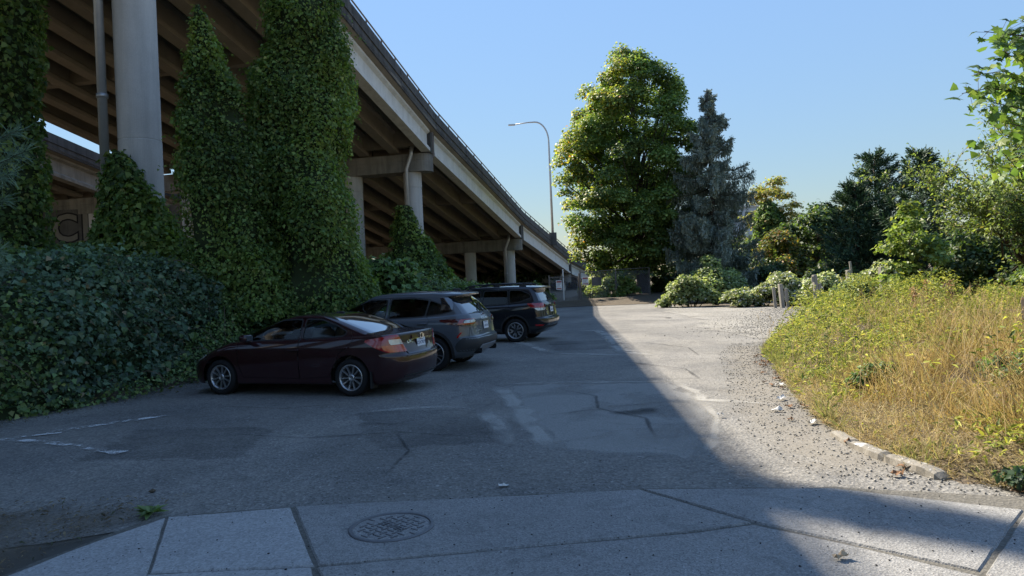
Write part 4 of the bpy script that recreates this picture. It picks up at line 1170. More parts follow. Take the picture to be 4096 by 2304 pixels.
for sd_ in (1, -1):
    o = s.patch('tail_light', [(.945, 33, 62), (.965, 24, 72), (.995, 21, 82), (1.02, 20, 90), (1.045, 20, 97), (1.062, 21, 96), (1.075, 26, 70)], M['darkred'], c=(-.25, .32), off=.012, m=22, side=sd_)
    s.patch('light_bar', [(1.050, 21, 57), (1.062, 22, 55)], M['redlens'], c=(-.25, .32), off=.016, m=12, parent=o, side=sd_)
    s.patch('light_bar', [(.960, 31, 61), (.985, 24, 60)], M['redlens'], c=(-.25, .32), off=.016, m=12, parent=o, side=sd_)
    s.patch('light_bar', [(.985, 53, 60), (1.05, 50, 57)], M['redlens'], c=(-.25, .32), off=.017, m=4, parent=o, side=sd_)
    s.patch('reverse_lamp', [(.99, 26, 51), (1.015, 24, 50), (1.042, 24, 48)], M['clearlens'], c=(-.25, .32), off=.017, m=8, parent=o, side=sd_)
    s.patch('reflector', [(.69, 61, 64), (.75, 57.5, 61), (.80, 54, 57.5)], M['redlens'], c=(-.25, .32), off=.014, m=4, side=sd_)
    s.patch('hatch_seam', [(.70, 43, 43.6), (.80, 41.5, 42), (.94, 39, 39.6)], M['trim'], c=(-.25, .32), off=.003, m=2, side=sd_)
    s.patch('spoiler_fin', [(1.26, 46, 78), (1.36, 42, 74), (1.46, 40, 76), (1.515, 40, 80)], M['darkglass'], c=(-.10, .45), off=.006, m=10, side=sd_)
    MB().tube([(-.93, .50 * sd_, .385), (-.70, .50 * sd_, .385)], .055, 14, cap=False).build('exhaust', M['black'], s.root, smooth=True)
    for xa in (0, 2.71):
        mb = MB(); a = np.linspace(-.25, math.pi + .25, 25); v = []
        for t in a:
            for rr_, o_ in ((.425, -.02), (.425, .012), (.485, .012), (.485, -.02)):
                px_, pz_ = xa + rr_ * math.cos(t), .372 + rr_ * math.sin(t)
                h_, n_ = s.hit((px_, 3 * sd_, max(.29, pz_)), (0, -sd_, 0))
                yb = h_.y if h_ is not None and abs(h_.y) > .6 else .86 * sd_
                v.append((px_, yb + o_ * sd_, pz_))
        f = [(k * 4 + q, k * 4 + (q + 1) % 4, k * 4 + 4 + (q + 1) % 4, k * 4 + 4 + q) for k in range(24) for q in range(4)]
        mb.add(v, f).build('arch_trim', M['trim'], s.root)
    s.patch('sill_trim', [(.46, .31, .40), (1.4, .31, .40), (2.24, .31, .40)], M['trim'], 'side', off=.01, m=4, side=sd_)
    s.patch('headlight', [(.84, 125, 150), (.90, 112, 152), (.94, 110, 140)], M['clearlens'], c=(2.9, .3), off=.006, side=sd_)
s.patch('hatch_seam', [(1.165, -.66, .66), (1.173, -.66, .66)], M['trim'], 'rear', off=.003, m=20)
s.plate(0, .90, 0, 6, '', 'WASHINGTON', off=.016)
s.badge('lettering', 'ESCAPE', .065, 0, 1.055, M['chrome'], space=1.9, bold=.002)
s.badge('lettering', 'ACTIVE', .05, .43, .80, M['chrome'], shear=.15, bold=.002)
s.ringbadge('emblem', 0, 1.125, .075, .032, .14, M['chrome'], M['plateblue'])
MB().tube([(-.82, -.02, 1.20), (-.74, -.05, 1.27), (-.62, -.30, 1.36)], .014, 6).build('wiper', M['black'], s.root)
s.patch('brake_light', [(1.562, -.22, .22), (1.578, -.22, .22)], M['darkred'], 'rear', off=.004, m=8)
MB().bevbox(-.34, -.16, -.03, .03, 1.635, 1.70, .02).build('antenna', M['trim'], s.root, smooth=True)
s.mirror(2.12, .90, 1.10, M['greycar'])
s.finish()

# ------------------------------------------------------------------ black estate with roof rails
lv = [
 dict(xr=-.74, xf=3.45, hw=.81, rr=.3, rf=.4, z=.28),
 dict(xr=-.88, xf=3.56, hw=.87, rr=.30, rf=.45, br=.07, z=[(-1, .40), (.3, .32), (3.5, .32)]),
 dict(xr=-.985, xf=3.63, hw=.895, rr=.32, rf=.5, br=.08, bf=.2, z=[(-1, .54), (3.5, .48)], soft=.7),
 dict(xr=-.985, xf=3.63, hw=.905, rr=.32, rf=.5, br=.08, bf=.2, z=[(-1, .69), (3.5, .66)], soft=.5),
 dict(xr=-.91, xf=3.60, hw=.907, rr=.28, rf=.5, br=.07, bf=.22, z=[(-1, .725), (3.5, .73)], soft=.5),
 dict(xr=-.88, xf=3.54, hw=.905, rr=.26, rf=.55, br=.06, bf=.28, z=[(-1, .92), (1, .88), (3.4, .84)]),
 dict(xr=-.86, xf=3.4, hw=.89, rr=.24, rf=.6, br=.06, bf=.3, z=[(-1, 1.08), (.6, 1.02), (2.4, .97), (3.4, .92)]),
 dict(xr=-.82, xf=3.1, hw=.855, rr=.22, rf=.6, br=.05, bf=.3, z=[(-.9, 1.17), (0, 1.10), (1.2, 1.06), (2.4, 1.05), (3.2, 1.0)], soft=.7),
 dict(xr=-.79, xf=2.66, hw=.835, rr=.20, rf=.42, br=.05, bf=.22, z=[(-.8, 1.21), (0, 1.13), (1.2, 1.09), (2.4, 1.09), (2.7, 1.09)], soft=.6),
 dict(xr=-.69, xf=2.18, hw=.785, rr=.17, rf=.36, br=.05, bf=.2, z=[(-.7, 1.42), (1, 1.38), (2.2, 1.36)], crown=.01),
 dict(xr=-.60, xf=1.88, hw=.735, rr=.15, rf=.34, br=.05, bf=.18, z=[(-.6, 1.555), (.2, 1.565), (1.0, 1.575), (1.9, 1.52)], soft=.3),
 dict(xr=-.79, xf=1.82, hw=.715, rr=.18, rf=.33, br=.06, bf=.18, z=[(-.8, 1.575), (.2, 1.60), (1.0, 1.605), (1.8, 1.55)], soft=.3),
 dict(xr=-.79, xf=1.70, hw=.69, rr=.18, rf=.32, br=.06, bf=.15, z=[(-.8, 1.60), (.2, 1.64), (1.0, 1.645), (1.7, 1.60)], crown=.01, soft=.5),
 dict(xr=-.40, xf=1.40, hw=.42, rr=.1, rf=.2, br=.03, bf=.08, z=[(-.4, 1.655), (.5, 1.672), (1.3, 1.655)], crown=.004),
 dict(xr=.48, xf=.56, hw=.012, rr=.005, rf=.005, br=0, bf=0, z=1.68)]
FOR = Car('parked_car', 'black estate car with roof rails, farthest of the parked cars from the driveway', (.31, 21.38), 162, lv, M['blackcar'], 2.67, .352)
s = FOR
s.by(8.1, 9.95, 0, NR + 3, 'rear_window', M['darkglass'])
s.by(8.1, 9.9, NR + NC + NS + 3, TOT, 'windscreen', M['glass'])
s.handles = {'f': (1.10, .97), 'r': (.22, .985)}
wf_ = rounded([(1.13, 1.12), (1.08, 1.525), (1.5, 1.53), (1.9, 1.42), (2.2, 1.26), (2.32, 1.12)], .05)
wr_ = rounded([(1.02, 1.125), (.96, 1.53), (.24, 1.53), (.22, 1.15)], .04)
wq_ = rounded([(.15, 1.16), (.17, 1.53), (-.16, 1.52), (-.44, 1.40), (-.50, 1.315), (-.2, 1.215)], .05)
df = [(1.06, .42), (1.075, 1.0), (1.03, 1.57), (1.55, 1.565), (1.97, 1.44), (2.28, 1.27), (2.40, 1.08), (2.34, .6), (2.22, .42)]
dr = [(1.06, .42), (.46, .44), (.36, .62), (.24, .85), (.18, 1.06), (.195, 1.565), (.5, 1.57), (1.02, 1.57), (1.07, 1.0)]
s.openings(.415, {'f': df, 'r': dr}, [(wf_, 'f', M['tint']), (wr_, 'r', M['tint']), (wq_, None, M['tint'])], None)
s.inside(-.6, 3.1, .74, .48, 1.8, zs=.08)
for xa, sd_ in ((0, 1), (0, -1), (2.67, 1), (2.67, -1)):
    wheel(s.root, xa, .785 * sd_, .352, .225, .238, 'petal', sd_, .1 + xa)
for sd_ in (1, -1):
    o = s.patch('tail_light', [(1.0, 32, 66), (1.03, 24, 74), (1.07, 21, 80), (1.12, 27, 86), (1.135, 33, 84)], M['redlens'], c=(-.35, .36), off=.014, m=18, side=sd_)
    s.patch('reverse_lamp', [(.925, 34, 56), (.95, 27, 60), (.985, 22, 63), (1.0, 21.5, 64)], M['clearlens'], c=(-.35, .36), off=.015, m=12, parent=o, side=sd_)
    s.patch('reflector', [(.475, 43, 62), (.52, 40, 63)], M['redlens'], c=(-.35, .36), off=.012, m=8, side=sd_)
    s.patch('lower_trim', [(.40, 0, 86), (.44, 0, 86), (.465, 0, 86)], M['trim'], c=(-.35, .0), off=.005, m=24, side=sd_)
    s.patch('sill_trim', [(.46, .33, .41), (1.4, .33, .41), (2.24, .33, .41)], M['trim'], 'side', off=.01, m=4, side=sd_)
    s.patch('hatch_seam', [(.74, 44, 44.6), (.9, 42, 42.6), (1.15, 41, 41.6)], M['trim'], c=(-.35, .36), off=.003, m=2, side=sd_)
    mb = MB(); y_ = .60 * sd_
    mb.tube([(-.30, y_, 1.64), (-.20, y_, 1.70), (0, y_, 1.722), (.8, y_, 1.735), (1.4, y_, 1.71), (1.58, y_, 1.66), (1.66, y_, 1.60)], [.018, .022, .022, .022, .022, .02, .016], 8)
    for xx in (-.18, .62, 1.42): mb.box(xx - .09, xx + .09, y_ - .018, y_ + .018, 1.60, 1.715)
    mb.build('roof_rail', M['trim'], s.root, smooth=False)
    mb = MB(); a = np.linspace(-.2, math.pi + .2, 25)
    for xa in (0, 2.67):
        v = []
        for t in a:
            for rr_, o_ in ((.415, -.02), (.415, .010), (.46, .010), (.46, -.02)):
                px_, pz_ = xa + rr_ * math.cos(t), .362 + rr_ * math.sin(t)
                h_, n_ = s.hit((px_, 3 * sd_, max(.30, pz_)), (0, -sd_, 0))
                yb = h_.y if h_ is not None and abs(h_.y) > .6 else .84 * sd_
                v.append((px_, yb + o_ * sd_, pz_))
        f = [(k * 4 + q, k * 4 + (q + 1) % 4, k * 4 + 4 + (q + 1) % 4, k * 4 + 4 + q) for k in range(24) for q in range(4)]
        mb = MB().add(v, f); mb.build('arch_trim', M['trim'], s.root)
    s.patch('headlight', [(.84, 125, 150), (.90, 112, 152), (.96, 110, 140)], M['clearlens'], c=(2.95, .3), off=.006, side=sd_)
s.plate(0, .93, 0, 5, '', 'WASHINGTON', off=.016)
em = s.ringbadge('emblem', 0, 1.125, .07, .04, .16, M['chrome'], M['plateblue'])
p, nn = s.hit((-3, 0, 1.125), (1, 0, 0))
for q, (yy, zz, rs) in enumerate([(.034, 1.135, .012), (-.005, 1.143, .007), (.01, 1.112, .007), (-.02, 1.108, .007), (-.035, 1.127, .007), (-.012, 1.125, .006)]):
    v = [(p.x - .009, yy + rs * (1 if k % 2 == 0 else .4) * math.sin(math.pi * k / 4), zz + rs * (1 if k % 2 == 0 else .4) * math.cos(math.pi * k / 4)) for k in range(8)]
    mesh_obj('star', v, [tuple(range(8))], M['chrome'], em)
s.badge('lettering', 'FORESTER', .036, .42, .86, M['chrome'], bold=.002)
s.badge('lettering', 'AWD', .036, .47, .81, M['chrome'], bold=.002)
MB().tube([(-.84, 0, 1.21), (-.77, -.04, 1.27), (-.70, -.28, 1.34)], .014, 6).build('wiper', M['black'], s.root)
MB().bevbox(-.30, -.10, -.03, .03, 1.64, 1.725, .025).build('antenna', M['trim'], s.root, smooth=True)
s.mirror(2.18, .90, 1.12, M['blackcar'])
s.finish()

# lower the sedan's roof line a little (everything above the wheel tops)
def squat(root, z0, k):
    for o in root.children_recursive:
        if o.type == 'MESH':
            for v in o.data.vertices:
                if v.co.z > z0: v.co.z = z0 + (v.co.z - z0) * k
squat(SED.root, 0.66, 0.925)

# ================================================================== FOLIAGE BUILDERS
IVY = [(.038, .068, .020), (.058, .096, .027), (.080, .122, .032), (.105, .140, .040), (.145, .160, .055)]
IVYW = [3, 4, 3, 1.6, .4]
BRAM = [(.028, .052, .028), (.040, .070, .034), (.056, .088, .046), (.022, .038, .021), (.075, .090, .042)]
BRAMW = [3, 3, 2, 2, .4]

def ivy_column(name, label, cat, cx, cy, prof, n, size, group=None, seed=0, lump=.20, pal=IVY, w=IVYW, lean=None, flat=1.0, part_leaves=0):
    """prof: [(z, radius, dx, dy)] ; leaves hang on a lumpy column"""
    r = np.random.default_rng(seed)
    zs = np.array([p[0] for p in prof]); o = np.argsort(zs); zs = zs[o]
    rad = np.array([prof[i][1] for i in o]); dx = np.array([prof[i][2] if len(prof[i]) > 2 else 0 for i in o]); dy = np.array([prof[i][3] if len(prof[i]) > 3 else 0 for i in o])
    z0 = zs[0]
    root = thing(name, label, cat, (cx, cy, z0), 0, group)
    nz_, nt = max(24, int((zs[-1] - z0) / .12)), 72
    Z = np.linspace(zs[0], zs[-1], nz_); T = np.linspace(0, 2 * np.pi, nt, endpoint=False)
    ZZ, TT = np.meshgrid(Z, T, indexing='ij'); ZZ = ZZ.ravel(); TT = TT.ravel()
    Rr = np.interp(ZZ, zs, rad); DX = np.interp(ZZ, zs, dx); DY = np.interp(ZZ, zs, dy)
    q = np.stack([np.cos(TT) * 1.3, np.sin(TT) * 1.3, ZZ], 1)
    lum = lump * (.65 * nz(q, seed, .55, 2) + .5 * nz(q, seed + 5, 1.7, 2))
    rr = np.maximum(.05, Rr * (1 + .35 * lum) + lum * .9 * np.minimum(1, Rr / .6))
    V = np.stack([DX + rr * np.cos(TT), DY + rr * np.sin(TT) * flat, ZZ - z0], 1)
    F = grid_faces(nz_, nt, True)
    core = V.copy(); c = np.stack([DX, DY, ZZ - z0], 1); core = c + (core - c) * .80
    mesh_obj('stems', core, F, M['core'], root, smooth=True)
    P, Nn = sample_tris(V, F, n, r)
    ax = P - np.stack([np.interp(P[:, 2] + z0, zs, dx), np.interp(P[:, 2] + z0, zs, dy), P[:, 2]], 1)
    fl = np.sum(Nn * ax, 1) < 0; Nn[fl] *= -1
    P = P + Nn * (r.normal(size=(n, 1)) * .07 - .02)
    kp_ = (nz(P, seed + 21, 1.3, 3) + .25 * r.normal(size=n)) > -.50
    P, Nn = P[kp_], Nn[kp_]; n = len(P)
    nn = Nn * .75 + np.array([0, 0, .5]) + r.normal(size=(n, 3)) * .6
    tp = np.array([0, 0, -.9]) + Nn * .5 + r.normal(size=(n, 3)) * .45
    colr = palette(n, pal, w, r)
    cl = nz(P, seed + 9, .8, 2)[:, None]
    colr = colr * (1 + .30 * cl) + np.array([.030, .024, .002]) * np.clip(cl, 0, 1)
    leaves('foliage', P, nn, tp, size * (.45 + 1.1 * r.random(n) ** 1.4), colr, M['leaf'], root, 'ovate', .95)
    # trailing sprigs that break the outline
    k = max(20, n // 260); i = r.integers(0, n, k); sp, sn, ss = [], [], []
    for j in i:
        L = .15 + .4 * r.random(); d = Nn[j] * .8 + np.array([r.normal() * .5, r.normal() * .5, r.normal() * .4 + .1]); d /= np.linalg.norm(d)
        for t in np.arange(.04, L, .05):
            sp.append(P[j] + d * t + np.array([0, 0, -1.2 * t * t])); ss.append(size * .8)
    m = len(sp)
    leaves('sprigs', np.array(sp), r.normal(size=(m, 3)) + np.array([0, 0, .8]), r.normal(size=(m, 3)) + np.array([0, 0, -.5]), np.array(ss) * (.6 + .7 * r.random(m)), palette(m, pal[1:], w[1:], r), M['leaf'], root, 'ovate', .9, kind='stuff')
    return root

def puffs_from_profile(n, zs, rs, cx, cy, pr, r, inner=.25, flat=1.0, dxs=None):
    out = []
    zs = np.array(zs, float); rs = np.array(rs, float)
    wz = np.linspace(zs[0], zs[-1], 200); ww = np.interp(wz, zs, rs) + .25
    for k in range(n):
        z = r.choice(wz, p=ww / ww.sum()); a = r.random() * 6.283
        R0 = np.interp(z, zs, rs); p_ = pr[0] + (pr[1] - pr[0]) * r.random()
        f = (inner + (1 - inner) * r.random() ** .5) if r.random() < .75 else r.random()
        d = max(0, R0 - p_ * .55) * f
        ox = np.interp(z, zs, dxs) if dxs is not None else 0
        out.append((cx + ox + d * math.cos(a), cy + d * math.sin(a) * flat, z, p_))
    return out

def crown_points(puffs, n, r, squash=.75, shell_=.55):
    pf = np.array(puffs); w = pf[:, 3] ** 2; i = r.choice(len(pf), size=n, p=w / w.sum())
    d = unit(r.normal(size=(n, 3))); d[:, 2] = np.where(d[:, 2] < -.35, -d[:, 2] * .6, d[:, 2])
    rad = pf[i, 3] * (shell_ + (1.05 - shell_) * r.random(n)) * (1 + .25 * nz(pf[i, :3] * .7 + d * 2, 4, 1.0, 2))
    P = pf[i, :3] + d * rad[:, None] * np.array([1, 1, squash])
    return P, d, i

def limbs(name, base, top, r0, puffs, nl, mat, root, r, start=.22, wob=.3):
    """trunk with tapering limbs that reach into the crown; base/top relative to root"""
    b, t = np.array(base, float), np.array(top, float); H = t - b
    path = [b + H * k + np.array([r.normal(), r.normal(), 0]) * wob * k * .4 for k in np.linspace(0, 1, 9)]
    mb = MB(); mb.tube([path[0] + np.array([0, 0, -.3])] + path, [r0 * 1.5, r0 * 1.25] + [r0 * (1 - .88 * k) for k in np.linspace(0.05, 1, 8)], 10)
    mb.build('trunk', mat, root, smooth=True)
    if nl:
        mb = MB(); idx = r.choice(len(puffs), size=min(nl, len(puffs)), replace=False)
        for i in idx:
            p = np.array(puffs[i][:3]); k = np.clip((p[2] - b[2]) / max(H[2], .1) - .18 - .15 * r.random(), start, .92)
            s_ = b + H * k; mid = s_ * .5 + p * .5 + np.array([0, 0, -.04 * np.linalg.norm(p - s_)]) + r.normal(size=3) * .12
            q = r0 * (1 - .85 * k) * .42
            mb.tube([s_, s_ * .72 + mid * .28 + np.array([0, 0, .04]), mid, p], [q, q * .8, q * .55, q * .2], 5, False)
        mb.build('limbs', mat, root, smooth=True)

def broadleaf(name, label, cat, base, puffs, n, size, pal, w, seed, trunk=None, nl=30, kind_='ovate', mat='leaf', group=None, squash=.75, shade=None, colfn=None, shell_=.5, width=.85, bark='bark'):
    r = np.random.default_rng(seed)
    root = thing(name, label, cat, base, 0, group)
    b = np.array(base, float); pf = [(p[0] - b[0], p[1] - b[1], p[2] - b[2], p[3]) for p in puffs]
    if trunk: limbs('trunk', (0, 0, 0), trunk[0], trunk[1], pf, nl, M[bark], root, r)
    P, d, i = crown_points(pf, n, r, squash, shell_)
    nn = d * .55 + np.array([0, 0, .75]) + r.normal(size=(n, 3)) * .45
    tp = d + np.array([0, 0, -.45]) + r.normal(size=(n, 3)) * .5
    colr = palette(n, pal, w, r)
    pv = r.normal(size=len(pf)) * .16
    colr = colr * (1 + pv[i])[:, None] * (1 + .18 * nz(P, seed, .5, 2))[:, None]
    if colfn is not None: colr = colfn(P + b, colr, r)
    leaves('crown' if trunk else 'foliage', P, nn, tp, size * (.6 + .8 * r.random(n)), colr, M[mat], root, kind_, width)
    return root

def bush(name, label, base, size3, n, lsize, pal, w, seed, group=None, kind_='ovate', npuff=16, core=True, colfn=None, mat='leaf', cat='bush', width=.85, stems=10):
    """mounded shrub: size3 = half extents"""
    r = np.random.default_rng(seed)
    hx, hy, hz = size3; pf = []
    for k in range(npuff):
        a = r.random() * 6.283; f = r.random() ** .6; el = r.random()
        pr = (.30 + .25 * r.random()) * min(hx, hy, max(hz, .8 * min(1, hx)))
        pf.append((base[0] + hx * f * math.cos(a) * .8, base[1] + hy * f * math.sin(a) * .8, base[2] + max(.15 * min(1, hx), (hz * 1.9 - pr) * (1 - f * f * .75) * (.35 + .65 * el)), pr))
    root = thing(name, label, cat, base, 0, group)
    b = np.array(base, float); q = [(p[0] - b[0], p[1] - b[1], p[2] - b[2], p[3]) for p in pf]
    mb = MB()
    for k in range(stems):
        p = np.array(q[r.integers(0, len(q))][:3]); s_ = np.array([p[0] * .4, p[1] * .4, -.1])
        mb.tube([s_, (s_ + p) / 2 + r.normal(size=3) * .1 * min(1, hx), p], [.03 * min(1, hx), .022 * min(1, hx), .008 * min(1, hx)], 5, False)
    if core:
        # dark inner twigs
        for p in q:
            th = np.linspace(0, 2 * math.pi, 9)[:-1]; v = []; f = []
            for e_, s2 in ((-.9, .3), (-.3, .78), (.35, .74), (.85, .3)):
                for t in th: v.append((p[0] + p[3] * .72 * s2 * math.cos(t), p[1] + p[3] * .72 * s2 * math.sin(t), max(-.05, p[2] + p[3] * .62 * e_)))
            for a in range(3): f += [(a * 8 + k, a * 8 + (k + 1) % 8, a * 8 + 8 + (k + 1) % 8, a * 8 + 8 + k) for k in range(8)]
            mb.add(v, f + [tuple(range(24, 32))])
    mb.build('stems', M['core'], root, kind='stuff')
    P, d, i = crown_points(q, n, r, .85, .6)
    P[:, 2] = np.maximum(P[:, 2], .03 + .1 * r.random(n))
    nn = d * .6 + np.array([0, 0, .7]) + r.normal(size=(n, 3)) * .45
    tp = d + np.array([0, 0, -.3]) + r.normal(size=(n, 3)) * .6
    colr = palette(n, pal, w, r) * (1 + .22 * nz(P + b, seed, .9, 2))[:, None]
    if colfn is not None: colr = colfn(P + b, colr, r)
    leaves('foliage', P, nn, tp, lsize * (.6 + .8 * r.random(n)), colr, M[mat], root, kind_, width)
    return root

# ================================================================== IVY ON THE LEFT
ivy_column('ivy_tower', 'tallest ivy-smothered trunk, reaching up past the edge of the viaduct deck', 'ivy', -5.38, 19.0,
           [(0.5, 1.45), (2, 1.38), (3.5, 1.22), (5, 1.22, .05), (6.5, 1.32, -.05), (8, 1.33, -.08), (9, 1.15, .05), (9.8, .95, .18), (10.4, .4, .3)], 56000, .088, 'ivy-covered trunks', 1, .42)
ivy_column('ivy_tower', 'pointed ivy-smothered trunk between the bare column and the taller ivy mass', 'ivy', -7.35, 18.0,
           [(1.2, 1.35, .40), (2.4, 1.26, .38), (3.4, 1.12, .34), (4.6, .98, .18), (6.2, .78, -.04), (7.3, .58, -.2), (8.3, .40, -.32), (8.9, .25, -.38), (9.25, .08, -.42)], 38000, .085, 'ivy-covered trunks', 2, .42)
c2 = VE[3] + VL[3] * (1.28 + 4.55)
ivy_column('ivy_column', 'dark ivy wrapping the column at the far left edge, in deep shade', 'ivy', c2.x, c2.y,
           [(2.0, 1.35), (4, 1.1), (6, .98), (9, 1.04), (12, 1.02), (14, .95), (15.2, .9)], 16000, .15, None, 3, .22)
c1 = VE[3] + VL[3] * 1.28
ivy_column('ivy_mound', 'ivy climbing round the foot of the bare grey column and its drainpipe', 'ivy', c1.x + .25, c1.y - .75,
           [(1.8, 1.7), (2.6, 1.45), (3.3, 1.15), (4.1, .85, -.15), (4.9, .62, -.35), (5.5, .40, -.5), (5.9, .12, -.55)], 11000, .15, None, 4, .25, flat=.7)
cB = VE[4] + VL[4] * 1.75
ivy_column('ivy_mound', 'ivy cone climbing the column behind the big-leaved shrub', 'ivy', cB.x + .2, cB.y - 1.0,
           [(0.8, 3.2), (1.8, 2.7), (2.8, 2.1, -.1), (4, 1.45, -.25), (5, 1.0, -.45), (6, .7, -.6), (6.9, .35, -.7)], 9000, .2, None, 5, .28)

tuft = VE[3]  # unseen leaning tuft, added to throw the narrow shadow band onto the pavement
ivy_column('shadow_tuft', 'pointed ivy tuft that has grown up over the viaduct parapet above the bare grey column', 'ivy', -9.3, 21.05,
           [(15.6, .7), (16.6, .55), (17.2, .40, -.04, .1), (18.5, .34, -.28, .7), (20, .27, -.55, 1.35), (22, .2, -.9, 2.25), (23.5, .06, -1.15, 2.9)], 5200, .10, None, 6, .12)
# the bank itself
def bank_mesh(y0, y1, ny_, nu, seed, u1=4.2):
    Y = np.linspace(y0, y1, ny_); U = np.linspace(-.12, u1, nu)
    YY, UU = np.meshgrid(Y, U, indexing='ij'); YY = YY.ravel(); UU = UU.ravel()
    hl = np.interp(YY, [-6, 8, 14, 26, 36, 45, 60], [2.4, 2.5, 2.4, 2.4, 1.9, 1.05, .6])
    z = (hl - .02) * sstep(-.14, 1.75, UU) ** .85 + .10 * np.clip(UU - 1.9, 0, 12)
    X = foot_x(YY) - UU
    V = np.stack([X, YY, z], 1)
    lum = .42 * nz(V, seed, .6, 2) + .26 * nz(V, seed + 3, 1.6, 2)
    g = sstep(-.1, .5, UU)
    V += np.stack([.75 * np.ones_like(z), -.25 * np.ones_like(z), .55 * np.ones_like(z)], 1) * (lum * g)[:, None]
    V[:, 0] += .16 * np.exp(-((z - 1.2) / .8) ** 2)
    V[:, 2] = np.maximum(V[:, 2], -.02)
    return V, grid_faces(ny_, nu)

bank = thing('ivy_bank', 'long low bank smothered in bramble and ivy that the cars are nosed into', 'bank', (-7, 12, 0))
def bank_part(y0, y1, n, size, seed, pal, w, nm='foliage', u1=4.2, kind_='ovate'):
    r = np.random.default_rng(seed)
    V, F = bank_mesh(y0, y1, int((y1 - y0) * 5), 26, 40, u1)
    off = np.array([-7, 12, 0]); V = V - off
    cv = V.copy(); cv[:, 0] -= .16; cv[:, 2] -= .16
    mesh_obj('stems', cv, F, M['core'], bank, smooth=True)
    P, Nn = sample_tris(V, F, n, r); Nn[Nn[:, 2] < 0] *= -1
    P = P + Nn * (.11 * r.normal(size=(n, 1)) - .02)
    kp_ = (nz(P, seed + 2, 1.5, 3) + .25 * r.normal(size=n)) > -.42
    P, Nn = P[kp_], Nn[kp_]; n = len(P)
    nn = Nn * .5 + np.array([.2, -.2, .6]) + r.normal(size=(n, 3)) * .62
    tp = Nn * .7 + np.array([.25, -.3, -.55]) + r.normal(size=(n, 3)) * .5
    c = palette(n, pal, w, r) * (1 + .34 * nz(P, seed, .8, 2))[:, None]
    mixn = nz(P, seed + 8, .5, 2); other = palette(n, IVY, IVYW, r) * .8
    c = np.where((mixn > .15)[:, None], other, c)
    dead = r.random(n) < .02; c[dead] = np.array([.13, .10, .05])
    sz = size * (.4 + 1.2 * r.random(n) ** 1.5) * np.where(mixn > .15, .8, 1.1)
    leaves(nm, P, nn, tp, sz, c, M['waxy'], bank, kind_, .95)
    k = n // 130; sp, ss = [], []
    for j in r.integers(0, n, k):
        L = .15 + .5 * r.random(); d = Nn[j] * .7 + np.array([.3 * r.normal() + .15, .4 * r.normal(), .5 + .3 * r.normal()]); d /= np.linalg.norm(d)
        for t in np.arange(.05, L, .045): sp.append(P[j] + d * t + np.array([0, 0, -1.1 * t * t])); ss.append(size * .8)
    m = len(sp)
    leaves('sprigs', np.array(sp), r.normal(size=(m, 3)) + np.array([0, 0, .8]), r.normal(size=(m, 3)) + np.array([0, 0, -.4]), np.array(ss) * (.5 + .8 * r.random(m)), palette(m, pal, w, r) * 1.15, M['waxy'], bank, 'ovate', .85, kind='stuff')
    return P, Nn
P1, N1 = bank_part(7.2, 17, 46000, .088, 51, BRAM, BRAMW)
bank_part(17, 30, 20000, .12, 52, BRAM, BRAMW)
bank_part(30, 46.5, 14000, .15, 53, IVY, IVYW)
# the largest single leaves, each its own piece
r = np.random.default_rng(99)
LF = []
for k in range(5):
    tv = np.array([(0, 0, 0), (-.30, .12, .03), (-.46, .42, .06), (-.28, .76, .02), (0, 1, -.12), (.28, .76, .02), (.46, .42, .06), (.30, .12, .03), (0, .3, -.03), (0, .62, -.05)]) * (1, 1, 1 + .4 * k)
    tf = [(0, 8, 1), (1, 8, 2), (2, 8, 9), (2, 9, 3), (3, 9, 4), (4, 9, 5), (5, 9, 6), (6, 9, 8), (6, 8, 7), (7, 8, 0)]
    me = bpy.data.meshes.new('leaf'); me.from_pydata([tuple(p) for p in tv], [], tf)
    a = me.color_attributes.new('Col', 'FLOAT_COLOR', 'POINT'); cc = np.ones((10, 4)); cc[:, :3] = np.array([(.060, .100, .050), (.078, .122, .064), (.045, .085, .042), (.10, .128, .06), (.066, .104, .034)][k]) * 1.5
    a.data.foreach_set('color', cc.astype(np.float32).ravel()); me.materials.append(M['waxy']); LF.append(me)
def leaf_parts(parent, P, Nn, size, r, dirn=(.35, -.5, -.5), meshes=LF, up=.55):
    for p, q in zip(P, Nn):
        n_ = Vector(q * .5 + np.array([.1, -.3, up]) + r.normal(size=3) * .3).normalized()
        t = Vector(np.array(dirn) + q * .4 + r.normal(size=3) * .4); t = (t - n_ * t.dot(n_)).normalized(); b = t.cross(n_)
        o = bpy.data.objects.new('leaf', meshes[r.integers(0, len(meshes))]); link(o, parent)
        s_ = size * (.65 + .7 * r.random())
        Mx = Matrix((( b.x, t.x, n_.x, 0), (b.y, t.y, n_.y, 0), (b.z, t.z, n_.z, 0), (0, 0, 0, 1))) @ Matrix.Scale(s_, 4)
        Mx.translation = Vector(p); o.matrix_basis = Mx
sel = np.where((P1[:, 2] > .35) & (N1[:, 0] > .2) & (P1[:, 1] > -2.4) & (P1[:, 1] < 3))[0]
sel = r.choice(sel, 290, replace=False)
leaf_parts(bank, P1[sel] + N1[sel] * .10, N1[sel], .135, r)
# bramble canes arching out of the bank
mb = MB()
for k in range(46):
    j = r.integers(0, len(P1)); p = P1[j]; L = .5 + r.random() * .9
    d = np.array([.5 + .3 * r.random(), r.normal() * .6, .25]); d /= np.linalg.norm(d)
    mb.tube([p + d * L * t + np.array([0, 0, -.85 * L * t * t]) for t in np.linspace(0, 1, 6)], [.008, .007, .007, .006, .005, .003], 4, False)
mb.build('canes', M['stem'], bank, kind='stuff')
